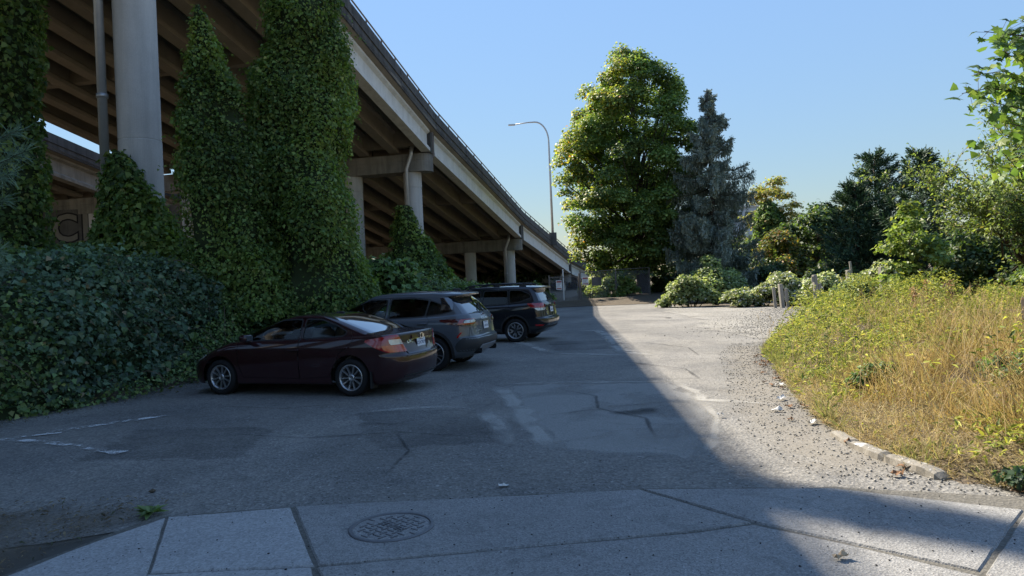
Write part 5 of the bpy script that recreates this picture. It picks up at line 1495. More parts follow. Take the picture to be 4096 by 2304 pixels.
# ivy floor under the viaduct, behind the bank
n = 15000; r = np.random.default_rng(61)
yy = 8 + 40 * r.random(n) ** 1.2; uu = 3.8 + 12 * r.random(n) ** 1.5; xx = foot_x(yy) - uu
zz = terrain_z(xx, yy) + .10 + .16 * r.random(n) + .25 * np.clip(nz(np.stack([xx, yy, xx * 0], 1), 8, .35, 2), 0, 1)
leaves('ground_ivy', np.stack([xx, yy, zz], 1), r.normal(size=(n, 3)) * .4 + np.array([.1, -.2, 1]), r.normal(size=(n, 3)) + np.array([0, -.5, -.2]), .17 * (.6 + .8 * r.random(n)), palette(n, IVY, IVYW, r), M['leaf'], None, 'ovate', .95, kind='stuff')

# big-leaved shrub between the tall ivy and the second column
KN = [(.075, .125, .040), (.095, .150, .050), (.055, .095, .034), (.14, .165, .055)]
kn = bush('knotweed', 'shrub with big pale heart-shaped leaves to the right of the tallest ivy', (-4.35, 24.2, .6), (1.75, 1.5, 1.45), 4200, .15, KN, [3, 3, 2, .7], 71, npuff=26, cat='shrub', width=1.05)
fo = [c for c in kn.children if c.name.startswith('foliage')][0]
vv = np.empty(len(fo.data.vertices) * 3, np.float32); fo.data.vertices.foreach_get('co', vv); vv = vv.reshape(-1, 5, 3)
r = np.random.default_rng(72); cand = np.where((vv[:, 0, 1] < .3))[0]; j = r.choice(cand, 200, replace=False)
KF = []
for me in LF[:3]:
    m2 = me.copy(); m2.name = 'big_leaf'
    cc = np.ones((10, 4)); cc[:, :3] = np.array(KN[len(KF)]) * 1.6; m2.color_attributes['Col'].data.foreach_set('color', cc.astype(np.float32).ravel()); KF.append(m2)
leaf_parts(kn, vv[j, 0, :] + np.array([.02, -.06, .02]), unit(vv[j, 0, :] * (1, 1, .2) + np.array([0, -1.2, 0])), .20, r, meshes=KF)
bush('shrub', 'low light green bush right behind the grey crossover roof', (-4.6, 20.6, .3), (1.2, 1.0, .95), 2600, .13, KN, [2, 3, 2, 1], 73, npuff=18, cat='shrub', width=1.0)
bush('shrub', 'rounded dark shrub along the bank behind the black estate car', (-2.9, 33.5, .4), (2.2, 1.8, 1.05), 5200, .14, IVY, IVYW, 74, npuff=22, cat='shrub')
bush('shrub', 'small dark shrub against the post of the chain-link gate', (0.9, 43.5, .1), (1.9, 1.4, .95), 4200, .16, IVY, IVYW, 75, npuff=20, cat='shrub')

# ================================================================== CHAIN-LINK FENCE AND GATE
def chain_panel(parent, a, b, z0, z1, cell=.14, frame=True):
    a, b = Vector(a), Vector(b); L = (b - a).length; d = (b - a).normalized(); up = Vector((0, 0, 1)); H = z1 - z0
    nrm = d.cross(up); mb = MB(); w = .0035
    def bar(p, q):
        p3 = a + d * p[0] + up * (z0 + p[1] - a.z); q3 = a + d * q[0] + up * (z0 + q[1] - a.z)
        e_ = (q3 - p3).normalized().cross(nrm) * w; o = nrm * w
        mb.add([p3 - e_, p3 + o, p3 + e_, q3 - e_, q3 + o, q3 + e_], [(0, 1, 4, 3), (1, 2, 5, 4), (2, 0, 3, 5)])
    k = -int(H / cell)
    while k * cell < L:
        x0 = k * cell
        for sgn in (0, 1):
            t0, t1 = max(0, -x0), min(H, L - x0)
            if t1 > t0:
                if sgn == 0: bar((x0 + t0, t0), (x0 + t1, t1))
                else: bar((x0 + t0, H - t0), (x0 + t1, H - t1))
        k += 1
    mb.build('chain_link', M['galv'], parent)
    if frame:
        f = MB()
        for z in (z0, z1): f.tube([a + up * (z - a.z), b + up * (z - a.z)], .03, 6)
        for p in (a, b): f.tube([p + up * (z0 - p.z), p + up * (z1 - p.z)], .03, 6)
        f.build('frame', M['rail'], parent)
gate = thing('chain_link_gate', 'sagging chain-link gate under the viaduct behind the black car', 'gate', (3.5, 47.4, .2))
chain_panel(gate, (-.98, -.5, 0), (.98, .4, 0), .06, 1.75)
MB().tube([(-1.02, -.5, -.2), (-1.02, -.5, 1.9)], .045, 8).build('gate_post', M['rail'], gate)
MB().tube([(1.10, .45, -.2), (1.10, .45, 1.95)], .055, 8).build('gate_post', M['rail'], gate)
def notice(name, label, loc, w, h, board, bars, rz=0):
    t = thing(name, label, 'sign', loc, rz)
    MB().box(-w / 2, w / 2, -.008, 0, -h / 2, h / 2).build('board', board, t)
    for i, (x0, x1, y0, y1, m) in enumerate(bars):
        MB().box(x0 * w, x1 * w, -.012, -.0085, y0 * h, y1 * h).build('print', m, t)
    return t
M['signred'] = mat_flat('red sign print', (0.30, 0.05, 0.045), .6)
M['signgrey'] = mat_flat('grey sign print', (0.10, 0.10, 0.12), .6)
bars = [(-.42, .42, .26, .44, M['signred'])] + [(-.38, .38 - .1 * (k % 3), .16 - .13 * k, .20 - .13 * k, M['signgrey']) for k in range(4)] + [(-.42, .42, -.44, -.33, M['signred'])]
notice('notice', 'small red and white notice wired to the chain-link gate', (3.15, 47.15, 1.42), .42, .62, M['white'], bars, R(24))
notice('notice', 'white and red notice on the fence just right of the gate', (5.02, 48.0, 1.62), .48, .52, M['white'], bars, R(20))
notice('board', 'blank dark board hung on the fence beside the white notice', (5.82, 48.25, 1.55), .75, .58, M['conc_dark'], [], R(20))
MB().tube([(3.55, 48.5, -.1), (3.55, 48.5, 2.5)], .045, 8).build('white_post', M['white'])
tag(bpy.data.objects['white_post'], 'thin white upright pole behind the chain-link gate', 'pole')
fence = thing('chain_link_fence', 'overgrown chain-link fence running from the gate to the big maple trunk', 'fence', (7, 49.2, .25))
chain_panel(fence, (-2.3, -1.1, 0), (2.9, 1.2, 0), .05, 1.95, .16, False)
MB().tube([(-2.3, -1.1, 1.95), (.3, .1, 2.06), (2.9, 1.2, 2.12)], .03, 6).build('top_rail', M['rail'], fence)
for x_, y_ in ((-2.3, -1.1), (.3, .05), (2.9, 1.2)):
    MB().tube([(x_, y_, -.3), (x_, y_, 2.1)], .045, 6).build('fence_post', M['rail'], fence)

# ================================================================== TREES
GRN = [(.076, .115, .034), (.10, .142, .040), (.056, .088, .028), (.14, .17, .045)]
YEL_LIT = [(.22, .21, .045), (.26, .225, .055), (.16, .175, .045)]
r = np.random.default_rng(101)
mz = [1.9, 4, 6, 8, 10.5, 13, 15.3, 17.2, 18.7]; mr = [3.8, 5.0, 5.6, 5.7, 5.6, 5.2, 4.4, 3.1, 1.2]; mdx = [-.3, -.7, -.85, -.95, -.75, -.55, -.4, -.2, -.35]
pf = puffs_from_profile(420, mz, mr, 10.1, 54, (.5, 1.15), r, .35, 1.0, mdx)
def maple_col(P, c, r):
    k = sstep(.1, 2.0, (9.0 - P[:, 0]) * .42 + (P[:, 2] - 12) * .10 + .9 * nz(P, 31, .35, 2))[:, None]  # left and upper leaves yellower: autumn tint plus sunlit brightness put into the colour
    y = palette(len(P), YEL_LIT, [3, 2, 3], r); m = (r.random((len(P), 1)) < .55 * k)
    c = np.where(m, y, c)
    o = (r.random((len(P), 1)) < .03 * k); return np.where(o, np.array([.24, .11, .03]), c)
broadleaf('maple_tree', 'large rounded maple with autumn yellow and sunlit tone coloured into its left side, at the end of the car park', 'tree', (10.1, 54, .2), pf, 160000, .19, GRN, [3, 2, 3, 1], 102, ((-.2, 0, 17.5), .46), 110, colfn=maple_col, squash=.9, width=.95, kind_='quad')

# spruce with hanging branchlets
def spruce(base, H, prof_z, prof_r, nb, seed):
    r = np.random.default_rng(seed)
    root = thing('spruce_tree', 'narrow blue-grey spruce with drooping branches in front of the maple', 'tree', base)
    MB().tube([(0, 0, -.3), (.05, 0, H * .5), (0, 0, H)], [.28, .17, .02], 8).build('trunk', M['bark'], root, smooth=True)
    P, T, Nn, S = [], [], [], []; mb = MB()
    for k in range(nb):
        z = .6 + (H - .8) * (k + r.random()) / nb; L = np.interp(z, prof_z, prof_r) * (.45 + .75 * r.random() ** 1.3); a = r.random() * 6.283
        d = np.array([math.cos(a), math.sin(a), 0]); pts_ = []
        for t in np.linspace(0, 1, 6): pts_.append(np.array([0, 0, z]) + d * L * t + np.array([0, 0, L * (-.50 * t + .38 * t * t) + (.10 * L * max(0, t - .7) * 3)]))
        mb.tube(pts_, [.03, .026, .022, .018, .012, .006], 4, False)
        nsp = int(120 + 260 * L)
        for q in range(nsp):
            t = .12 + .9 * r.random() ** .8; t = min(t, 1); i = min(4, int(t * 5)); f = t * 5 - i; p = pts_[i] * (1 - f) + pts_[i + 1] * f
            side = np.cross(d, [0, 0, 1]) * r.normal() * .13 * (1.1 - .5 * t)
            hang = r.random() < .66
            tp = np.array([0, 0, -1.]) * (1 if hang else -.2) + d * (.25 if hang else .9) + r.normal(size=3) * .22
            P.append(p + side + np.array([0, 0, -.02 + (-.55 * r.random() ** 1.5 * L / 2.4 if hang else .05)])); T.append(tp); Nn.append(d + r.normal(size=3) * .6); S.append((.15 + .20 * r.random()) * (1 if z < H * .85 else .8))
    mb.build('limbs', M['bark'], root)
    n = len(P); P = np.array(P)
    c = palette(n, [(.135, .158, .128), (.105, .128, .102), (.18, .195, .16), (.072, .092, .066)], [3, 3, 1.5, 1.5], r)
    leaves('crown', P, np.array(Nn), np.array(T), np.array(S), c, M['needle'], root, 'spray', .40)
spruce((14.2, 49, .3), 14.4, [0, 1.5, 4, 7, 9.5, 11.5, 13, 14.4], [2.8, 3.2, 3.2, 2.8, 2.2, 1.6, 1.0, .25], 135, 111)

def cypress(label, base, H, Rb, seed, n):
    r = np.random.default_rng(seed)
    root = thing('cypress_tree', label, 'tree', base, 0, 'dark conifers on the right')
    MB().tube([(0, 0, -.3), (0, 0, H * .92)], [.22, .02], 7).build('trunk', M['bark'], root)
    P, T, S = [], [], []; nb = 130; mb = MB()
    for k in range(nb):
        z = .2 + (H - .5) * (1 - (1 - (k + r.random()) / nb) ** 1.0); L = Rb * (1 - z / H) ** .75 * (.45 + .8 * r.random() ** 1.4) + .12; a = r.random() * 6.283
        d = np.array([math.cos(a), math.sin(a), 0]); rise = .75 + .5 * r.random()
        tip = np.array([0, 0, z]) + d * L + np.array([0, 0, L * rise * .7])
        mb.tube([(0, 0, z), tip * .5 + np.array([0, 0, z]) * .5 + np.array([0, 0, -.03 * L]), tip], [.02, .014, .004], 4, False)
        m = int(n / nb * (.5 + L / Rb))
        for q in range(m):
            t = .2 + .85 * r.random() ** .6; p = np.array([0, 0, z]) * (1 - t) + tip * t
            sd_ = np.cross(d, [0, 0, 1]) * r.normal() * .34 * (1.15 - t) * min(1, L)
            P.append(p + sd_ + np.array([0, 0, -abs(r.normal()) * .12])); T.append(d * .8 + np.array([0, 0, .55]) + sd_ * 1.2 + r.normal(size=3) * .16); S.append(.22 + .30 * r.random())
    mb.build('limbs', M['bark'], root)
    m = len(P); c = palette(m, [(.024, .046, .022), (.034, .060, .028), (.050, .078, .034), (.017, .032, .018)], [3, 3, 1.2, 2], r)
    leaves('crown', np.array(P), r.normal(size=(m, 3)) + np.array([0, -.2, .7]), np.array(T), np.array(S), c, M['needle'], root, 'spray', .26)
cypress('tallest dark green conifer with feathery upswept sprays, left of the yellow sapling', (23.6, 45, .2), 9.0, 3.4, 121, 13000)
cypress('dark conifer whose tip stands just right of the tallest one', (24.5, 41.5, .2), 8.4, 3.0, 122, 11000)
cypress('shorter dark conifer at the left of the conifer row', (21.8, 44, .2), 7.0, 2.6, 123, 9000)

r = np.random.default_rng(131)
ASH = [(.16, .15, .045), (.12, .13, .04), (.19, .13, .05), (.09, .105, .035)]
pf = puffs_from_profile(46, [5.2, 6.2, 8, 9.6, 10.9], [1.2, 2.9, 3.0, 2.3, .7], 26.4, 70, (.5, .95), r, .4)
broadleaf('ash_tree', 'thin-crowned tree turning orange above an ivy-clad trunk, right of the spruce', 'tree', (25.6, 70, .2), pf, 5200, .26, ASH, [2, 3, 1.6, 1.5], 132, ((.5, 0, 9), .2), 34, kind_='quad', shell_=.2)
ivy_column('ivy_covered_tree', 'dark ivy sheathing the trunk beneath the thin orange crown', 'ivy', 25.6, 69, [(0.2, 2.3), (3, 1.9), (5, 1.6), (7, 1.35), (8.2, .7), (8.7, .2)], 6500, .26, None, 133, .25)
DK = [(.030, .050, .018), (.042, .066, .022), (.022, .036, .014), (.075, .085, .026)]
pf = puffs_from_profile(60, [0.6, 2, 4, 5.8, 7.2], [3.6, 4.6, 4.4, 3.0, .9], 26.4, 60, (.8, 1.4), r, .5)
broadleaf('broadleaf_tree', 'dense dark green tree in the gap left of the conifers', 'tree', (26.4, 60, .1), pf, 13000, .32, DK, [3, 3, 2, 1.2], 134, ((0, 0, 5), .25), 25, kind_='quad')
pf = puffs_from_profile(40, [1, 3, 5, 6.6, 7.4], [2.6, 3.4, 3.0, 1.9, .7], 31.5, 66, (.8, 1.3), r, .5)
broadleaf('broadleaf_tree', 'yellowish tree behind the dark one, touching the left conifer', 'tree', (31.5, 66, .1), pf, 8000, .32, [(.10, .105, .03), (.13, .12, .035), (.06, .075, .022)], [2, 1, 2], 135, ((0, 0, 5), .25), 20, kind_='quad')
pf = puffs_from_profile(30, [.5, 1.5, 3, 4.2, 5.0], [2.2, 2.8, 2.4, 1.5, .5], 22.4, 58, (.6, 1.1), r, .5)
broadleaf('broadleaf_tree', 'small rust-tinged tree at the right foot of the spruce', 'tree', (22.4, 58, .1), pf, 6500, .26, [(.07, .085, .025), (.15, .085, .03), (.10, .10, .03), (.035, .05, .018)], [3, 1, 2, 2], 136, ((0, 0, 3), .15), 15, kind_='quad')

# sapling and tall understorey right of the conifers
r = np.random.default_rng(141)
SAP = [(.115, .150, .040), (.085, .120, .034), (.15, .165, .05), (.055, .085, .026)]
pf = puffs_from_profile(34, [.7, 1.4, 2.4, 3.3, 3.9], [1.0, 1.25, 1.15, .75, .25], 14.3, 25, (.28, .52), r, .35)
broadleaf('maple_sapling', 'bright yellow-green sapling in front of the dark conifers', 'tree', (14.3, 25, .5), pf, 4200, .15, SAP, [3, 3, 1.5, 1.5], 142, ((.05, 0, 2.8), .06), 24, width=1.0)
pf = puffs_from_profile(30, [.6, 1.2, 2.2, 3.0], [1.0, 1.25, .95, .3], 15.9, 24, (.3, .5), r, .35)
broadleaf('maple_sapling', 'shorter green sapling right of the bright one', 'tree', (15.9, 24, .5), pf, 3600, .14, DK, [2, 3, 1, 2.5], 143, ((.05, 0, 2.3), .05), 20, width=1.0)
hz_ = [(18.5, 27, 3.2, 2.6), (21.5, 29, 3.8, 3.0), (17.6, 22.5, 2.2, 2.1), (20.5, 23, 3.0, 2.7), (24, 34, 4.4, 3.2)]
lbs = ['dark hedge tree just right of the saplings', 'dark leafy tree deeper in the shade behind the fine-leaved tree', 'low dark thicket under the fine-leaved tree', 'dark thicket at the right edge behind the dry slope', 'dark tree behind the right-hand conifer']
for i, (x, y, h_, w_) in enumerate(hz_):
    pf = puffs_from_profile(34, [.3, h_ * .3, h_ * .65, h_], [w_ * .8, w_, w_ * .75, w_ * .25], x, y, (.5, .9), r, .5)
    broadleaf('understorey_tree', lbs[i], 'tree', (x, y, .2), pf, 6500, .20, DK, [3, 2.4, 3, .8], 150 + i, ((0, 0, h_ * .7), .1), 14, kind_='quad', group='dark trees at the right')

# fine-leaved tree reaching in from the right
def twig_tree(name, label, base, origin, nbr, seed, targets, lsize, pal, w, per, dense=0):
    r = np.random.default_rng(seed); root = thing(name, label, 'tree', base); b = np.array(base, float)
    mb = MB(); mb.tube([(0, 0, -.4), (.1, 0, 1.0), np.array(origin) - b], [.16, .13, .10], 8); mb.build('trunk', M['bark'], root, smooth=True)
    mb = MB(); P, T = [], []
    o = np.array(origin) - b
    for k in range(nbr):
        c, e_ = targets[r.choice(len(targets), p=np.array([t[2] for t in targets]) / sum(t[2] for t in targets))][:2]
        tgt = np.array(c) - b + r.normal(size=3) * np.array(e_)
        s0 = o + r.normal(size=3) * .25; L = np.linalg.norm(tgt - s0)
        pts_ = [s0 + (tgt - s0) * t + np.array([0, 0, .10 * L * math.sin(t * 2.6)]) + r.normal(size=3) * .03 * L * t for t in np.linspace(0, 1, 7)]
        mb.tube(pts_, [.028, .022, .017, .012, .009, .006, .003], 4, False)
        for s2 in range(int(per * L)):
            t = .3 + .7 * r.random() ** .7; i = min(5, int(t * 6)); f = t * 6 - i; p = pts_[i] * (1 - f) + pts_[min(6, i + 1)] * f
            d = (tgt - s0) / L + r.normal(size=3) * .7; d /= np.linalg.norm(d); l2 = .15 + .35 * r.random()
            if s2 % 2 == 0: mb.tube([p, p + d * l2 * .6 + np.array([0, 0, .02]), p + d * l2], [.005, .004, .002], 3, False)
            for q in range(7):
                tt = (q + 1) / 7 * l2; P.append(p + d * tt + r.normal(size=3) * .012); T.append(d + r.normal(size=3) * .8 + np.array([0, 0, -.25]))
    mb.build('limbs', M['bark'], root); n = len(P)
    leaves('crown', np.array(P), r.normal(size=(n, 3)) + np.array([-.1, 0, .7]), np.array(T), lsize * (.6 + .8 * r.random(n)), palette(n, pal, w, r), M['leaf'], root, 'ovate', .55)
    return root
FIN = [(.085, .115, .040), (.115, .140, .048), (.060, .085, .030), (.15, .13, .045)]
twig_tree('fine_leaved_tree', 'wide airy tree with small pale leaves leaning in from the right edge', (11.9, 15.4, .9), (11.5, 15.2, 2.0), 125, 161,
          [((9.6, 15, 3.2), (.55, .7, .42), 3), ((10.6, 15, 3.7), (.55, .7, .50), 3), ((10.6, 14.7, 2.75), (.55, .6, .40), 5), ((11.3, 14.8, 2.3), (.5, .6, .35), 4), ((9.0, 15, 3.45), (.3, .5, .22), 1), ((11.2, 15, 4.35), (.45, .6, .35), 3)], .085, FIN, [3, 3, 2.4, .5], 7.5)
twig_tree('fine_leaved_tree', 'low dark shrubby tree overhanging the dry slope at the right edge', (12.4, 14.4, .9), (12.0, 14.2, 1.5), 46, 162,
          [((11.0, 13.8, 2.15), (.6, .6, .26), 3), ((11.6, 13.6, 1.75), (.5, .5, .2), 2)], .08, DK, [2, 3, 1.5, 1.5], 9)

# big-leaf maple branch, upper right, every leaf its own piece
def maple_leaf_mesh(col, curl):
    pts2 = [(0, 0), (.10, .10), (.42, .02), (.30, .22), (.52, .40), (.30, .44), (.24, .62), (.10, .58), (0, 1), (-.10, .58), (-.24, .62), (-.30, .44), (-.52, .40), (-.30, .22), (-.42, .02), (-.10, .10)]
    v = [(x, y, -curl * (abs(x) * 1.2 + .5 * y * y)) for x, y in pts2] + [(0, .34, .03)]
    f = [(16, i, (i + 1) % 16) for i in range(16)]
    me = bpy.data.meshes.new('maple_leaf'); me.from_pydata(v, [], f)
    a = me.color_attributes.new('Col', 'FLOAT_COLOR', 'POINT'); cc = np.ones((17, 4)); cc[:, :3] = np.array(col) * 1.6
    a.data.foreach_set('color', cc.astype(np.float32).ravel()); me.materials.append(M['leaf']); return me
ML = [maple_leaf_mesh(c, k) for c, k in (((.085, .135, .035), .10), ((.065, .110, .034), .22), ((.125, .165, .040), .15), ((.05, .085, .03), .3))]
r = np.random.default_rng(171)
mt = thing('maple_tree', 'big-leaved maple whose branches hang in at the top right corner', 'tree', (7.6, 8.6, .6))
b = np.array([7.6, 8.6, .6])
MB().tube([(0, 0, -.6), (-.1, 0, 2), (-.3, 0, 4.4)], [.14, .11, .05], 8).build('trunk', M['bark'], mt, smooth=True)
mb = MB(); LP, LN = [], []
ends = [((5.48, 8, 4.42), .5), ((5.62, 7.9, 4.15), .55), ((5.30, 8.1, 3.78), .45), ((5.55, 8.0, 3.55), .5), ((5.75, 8.1, 3.9), .4), ((5.95, 8.0, 3.25), .5), ((5.7, 7.9, 3.3), .45), ((6.0, 8.2, 4.3), .4), ((6.1, 8, 3.7), .45), ((5.5, 8.2, 4.0), .5), ((6.3, 7.8, 3.1), .4), ((6.2, 8.3, 4.6), .4)]
for (e_, _) in ends:
    e_ = np.array(e_) - b; s0 = np.array([-.2, 0, np.clip(e_[2] - .5, 1.2, 4.0)])
    pts_ = [s0 + (e_ - s0) * t + np.array([0, 0, .18 * math.sin(t * 3)]) + r.normal(size=3) * .03 for t in np.linspace(0, 1, 7)]
    mb.tube(pts_, [.022, .018, .014, .011, .009, .006, .004], 5, False)
    for q in range(24):
        t = .45 + .55 * r.random(); i = min(5, int(t * 6)); f = t * 6 - i; p = pts_[i] * (1 - f) + pts_[i + 1] * f
        d = r.normal(size=3) * np.array([1, 1, .7]); d /= np.linalg.norm(d); L = .06 + .16 * r.random()
        mb.tube([p, p + d * L], [.003, .002], 3, False); LP.append(p + d * L); LN.append(d)
mb.build('limbs', M['bark'], mt)
leaf_parts(mt, np.array(LP), np.array(LN), .165, r, dirn=(-.25, -.2, -.7), meshes=ML, up=.5)
n = 700; P = np.stack([(r.normal(size=n) * .25).clip(-.5, .5) + 6.5, r.normal(size=n) * .35 + 8.5, (r.normal(size=n) * .5).clip(-.9, .8) + 3.75], 1) - b
leaves('foliage', P, r.normal(size=(n, 3)) * .6 + np.array([0, -.3, .6]), r.normal(size=(n, 3)) + np.array([-.2, 0, -.6]), .11 * (.6 + .7 * r.random(n)), palette(n, [(.085, .135, .035), (.065, .110, .034), (.125, .165, .040)], [2, 3, 1], r), M['leaf'], mt, 'ivy', 1.0, kind='stuff')

# ================================================================== SHRUBS AT THE FAR EDGE
PALE = [(.14, .17, .075), (.18, .20, .095), (.11, .14, .06), (.30, .295, .21), (.07, .095, .04)]
def clem(P, c, r):
    m = (r.random((len(P), 1)) < .16 * (nz(P, 5, .8, 2)[:, None] > 0)); return np.where(m, np.array([.42, .40, .34]), c)
B = [('bramble_mound', 'pale green bramble mound at the left end of the shrub row, below the spruce', (9.7, 38.2, 0), (2.0, 1.5, 1.0), 6500, .15, PALE, [3, 3, 2, .6, 1.5], None),
     ('bramble_mound', 'taller bramble mound against the foot of the spruce', (12.2, 42.5, .1), (2.3, 1.7, 1.6), 8000, .17, PALE, [2, 2, 3, .3, 2], None),
     ('clematis_mound', 'low mound flecked with white seed heads beside the gravel', (11.6, 35.4, 0), (1.4, 1.0, .62), 4800, .13, PALE, [3, 2, 2, 2, 1.5], clem),
     ('clematis_mound', 'mound of white seed heads spilling over the leaning picket posts', (13.6, 35.2, 0), (1.7, 1.2, 1.1), 7200, .13, PALE, [3, 3, 2, 2, 1.5], clem),
     ('clematis_mound', 'yellow-topped vine heaped between the posts', (15.2, 33.8, 0), (1.6, 1.1, .95), 6200, .13, PALE, [3, 3, 3, 1, 2], clem),
     ('clematis_mound', 'rounded vine heap with white fluff behind the right-hand post', (14.9, 28.2, .4), (1.2, .9, 1.0), 5200, .11, PALE, [3, 3, 2, 1.4, 2], clem),
     ('shrub', 'yellow-green backlit hedge growing through the chain-link fence', (7.2, 50.0, .2), (2.4, 1.0, 1.10), 8500, .19, SAP, [3, 3, 2, 2], None),
     ('shrub', 'bright backlit shrub glimpsed under the maple crown', (8.2, 57.5, .2), (2.8, 1.6, 1.9), 8000, .22, [(.15, .18, .04), (.11, .14, .035), (.19, .19, .05)], [3, 3, 1], None),
     ('shrub', 'dark undergrowth at the right foot of the maple', (12.6, 56, .2), (2.4, 1.6, 1.3), 6000, .2, DK, [3, 3, 2, 1.5], None),
     ('shrub', 'dark undergrowth right of the spruce', (17.4, 48.5, .1), (2.6, 1.8, 1.55), 7500, .2, DK, [3, 3, 2, 1.5], None),
     ('shrub', 'dark low thicket behind the clematis mounds', (19.8, 42, .1), (2.8, 1.8, 1.15), 6500, .19, DK, [3, 3, 2, 1], None),
     ('shrub', 'shaded thicket under the dark tree', (24.5, 52, .1), (3.4, 2, 1.5), 6500, .22, DK, [3, 3, 3, .6], None),
     ('shrub', 'green scrub left of the saplings', (12.9, 26.2, .3), (1.2, .9, .75), 4200, .12, PALE, [2, 3, 3, .3, 2], None),
     ('shrub', 'scrub under the saplings at the crest of the grass mound', (16.6, 20.6, .9), (1.9, 1.2, .75), 5200, .12, SAP, [1, 2, 1, 4], None),
     ('shrub', 'yellow-leaved bush at the right edge above the dry slope', (11.9, 12.8, 1.2), (1.0, .8, .40), 2600, .09, SAP, [3, 2, 3, 1], None)]
for i, (nm, lb, base, s3, n, ls, pal, w, cf) in enumerate(B):
    bush(nm, lb, base, s3, n, ls, pal, w, 200 + i, npuff=24, colfn=cf, cat='shrub' if nm == 'shrub' else 'bush')

# a far wood closing the view, one mass
r = np.random.default_rng(181); pf = []
for k in range(150):
    x = r.uniform(-6, 95); y = 92 + r.random() * 25 + max(0, -x) * .5
    hgt = (3.2 + 2.6 * r.random()) * (1.15 if x > 24 else .8); pf.append((x, y, hgt * .5, hgt * .62))
    pf.append((x + r.normal(), y - 1, hgt * .85, hgt * .38))
P, d, i = crown_points(pf, 42000, r, .8, .7); P[:, 2] = np.maximum(P[:, 2], .1)
leaves('far_wood', P, d + np.array([0, 0, .6]) + r.normal(size=P.shape) * .4, r.normal(size=P.shape) + np.array([0, 0, -.3]), .55 * (.6 + .8 * r.random(len(P))), palette(len(P), DK, [3, 3, 2, 1], r), M['leaf'], None, 'quad', .9, kind='stuff')
M['tower'] = mat_flat('pale distant building', (.42, .46, .50), .6)
bl = thing('distant_building', 'sliver of a pale flat-roofed building glimpsed between spruce and ivy trunk', 'building', (48, 150, 0))
MB().box(-6, 6, -4, 4, 0, 15.2).build('wall', M['tower'], bl)
MB().box(-6.3, 6.3, -4.3, 4.3, 15.2, 15.6).build('roof', M['white'], bl)
for k in range(5): MB().box(-5.4 + 2.2 * k, -3.8 + 2.2 * k, -4.05, -4.0, 12.4, 14.2).build('window', M['glass'], bl)

# ================================================================== BROKEN PICKET FENCE POSTS
def post(label, x, y, h_, lean, extra):
    t = thing('wooden_post', label, 'post', (x, y, float(terrain_z(x, y)) - .02), R(8), 'weathered posts of a broken fence')
    Mx = Matrix.Rotation(R(lean), 4, 'Y')
    MB().bevbox(-.085, .085, -.085, .085, -.2, h_, .012, Mx).build('post', M['wood'], t)
    for (x0, x1, y0, z0, z1) in extra:
        MB().bevbox(x0, x1, y0, y0 + .045, z0, z1, .006, Mx).build('plank', M['wood'], t)
post('leaning pale posts swallowed by the white-flecked clematis', 12.7, 33.0, 1.15, -4, [(-.40, -.26, .02, -.1, 1.02), (.22, .36, .0, -.1, .90), (.10, .20, -.13, .30, .80)])
post('tall doubled post with a nailed block, standing clear beside the gravel', 13.9, 32.0, 1.52, -3, [(.13, .27, -.06, -.1, 1.12), (-.20, -.09, -.10, 1.20, 1.46), (-.19, -.09, -.10, .50, .78)])
post('split leaning post rising behind the grass tip', 14.15, 29.2, 1.50, -5, [(.07, .16, -.05, .9, 1.85), (-.30, -.20, .1, .9, 1.25)])
post('short post with a crosspiece, nearest the vine heap', 14.2, 26.8, 1.42, -2, [(-.02, .24, -.13, 1.18, 1.32), (.09, .19, -.09, .8, 1.4)])

# ================================================================== THE GRASS MOUND
r = np.random.default_rng(301)
def mound_pts(n, ymin, ymax, dmax, bias=1.0):
    y = ymin + (ymax - ymin) * r.random(n) ** bias; d = dmax * r.random(n) ** .9
    x = mound_x(y) + d; return x, y, d
def on_mound(x, y): return np.stack([x, y, terrain_z(x, y)], 1)
def hump(P, d):
    Q = P * (1, 1, 0)
    return sstep(-.02, .55, d) * (.10 + 1.0 * np.clip(nz(Q, 34, 1.3, 2) - .02, 0, 1) + .20 * np.clip(nz(Q, 35, 3.2, 2), 0, 1))
# leafy yellow-green cover
n = 105000; x, y, d = mound_pts(n, 3.6, 24, 7.5, 1.15)
P = on_mound(x, y)
zone = sstep(-.35, .55, .22 * (y - 8.4) - .05 * np.clip(d - 3.4, 0, 9) + .8 * nz(P, 33, .55, 2) + .15)
keep = r.random(n) < np.clip(zone * 1.15 + .06, 0, 1); P = P[keep]; zone = zone[keep]; d = d[keep]; n = len(P)
hgt = hump(P, d)
P[:, 2] += hgt * np.where(r.random(n) < .75, .82 + .25 * r.random(n), r.random(n))
tp = np.stack([-.55 + r.normal(size=n) * .7, -.35 + r.normal(size=n) * .7, .20 + r.normal(size=n) * .45], 1)
c = palette(n, [(.300, .310, .055), (.235, .262, .050), (.150, .190, .044), (.36, .33, .08), (.085, .12, .034)], [3, 3.2, 2.4, 1, 1.4], r)
leaves('ground_cover', P, r.normal(size=(n, 3)) * .55 + np.array([-.1, -.2, .9]), tp, .085 * (.5 + .9 * r.random(n)), c, M['grass'], None, 'ovate', .33, kind='stuff')
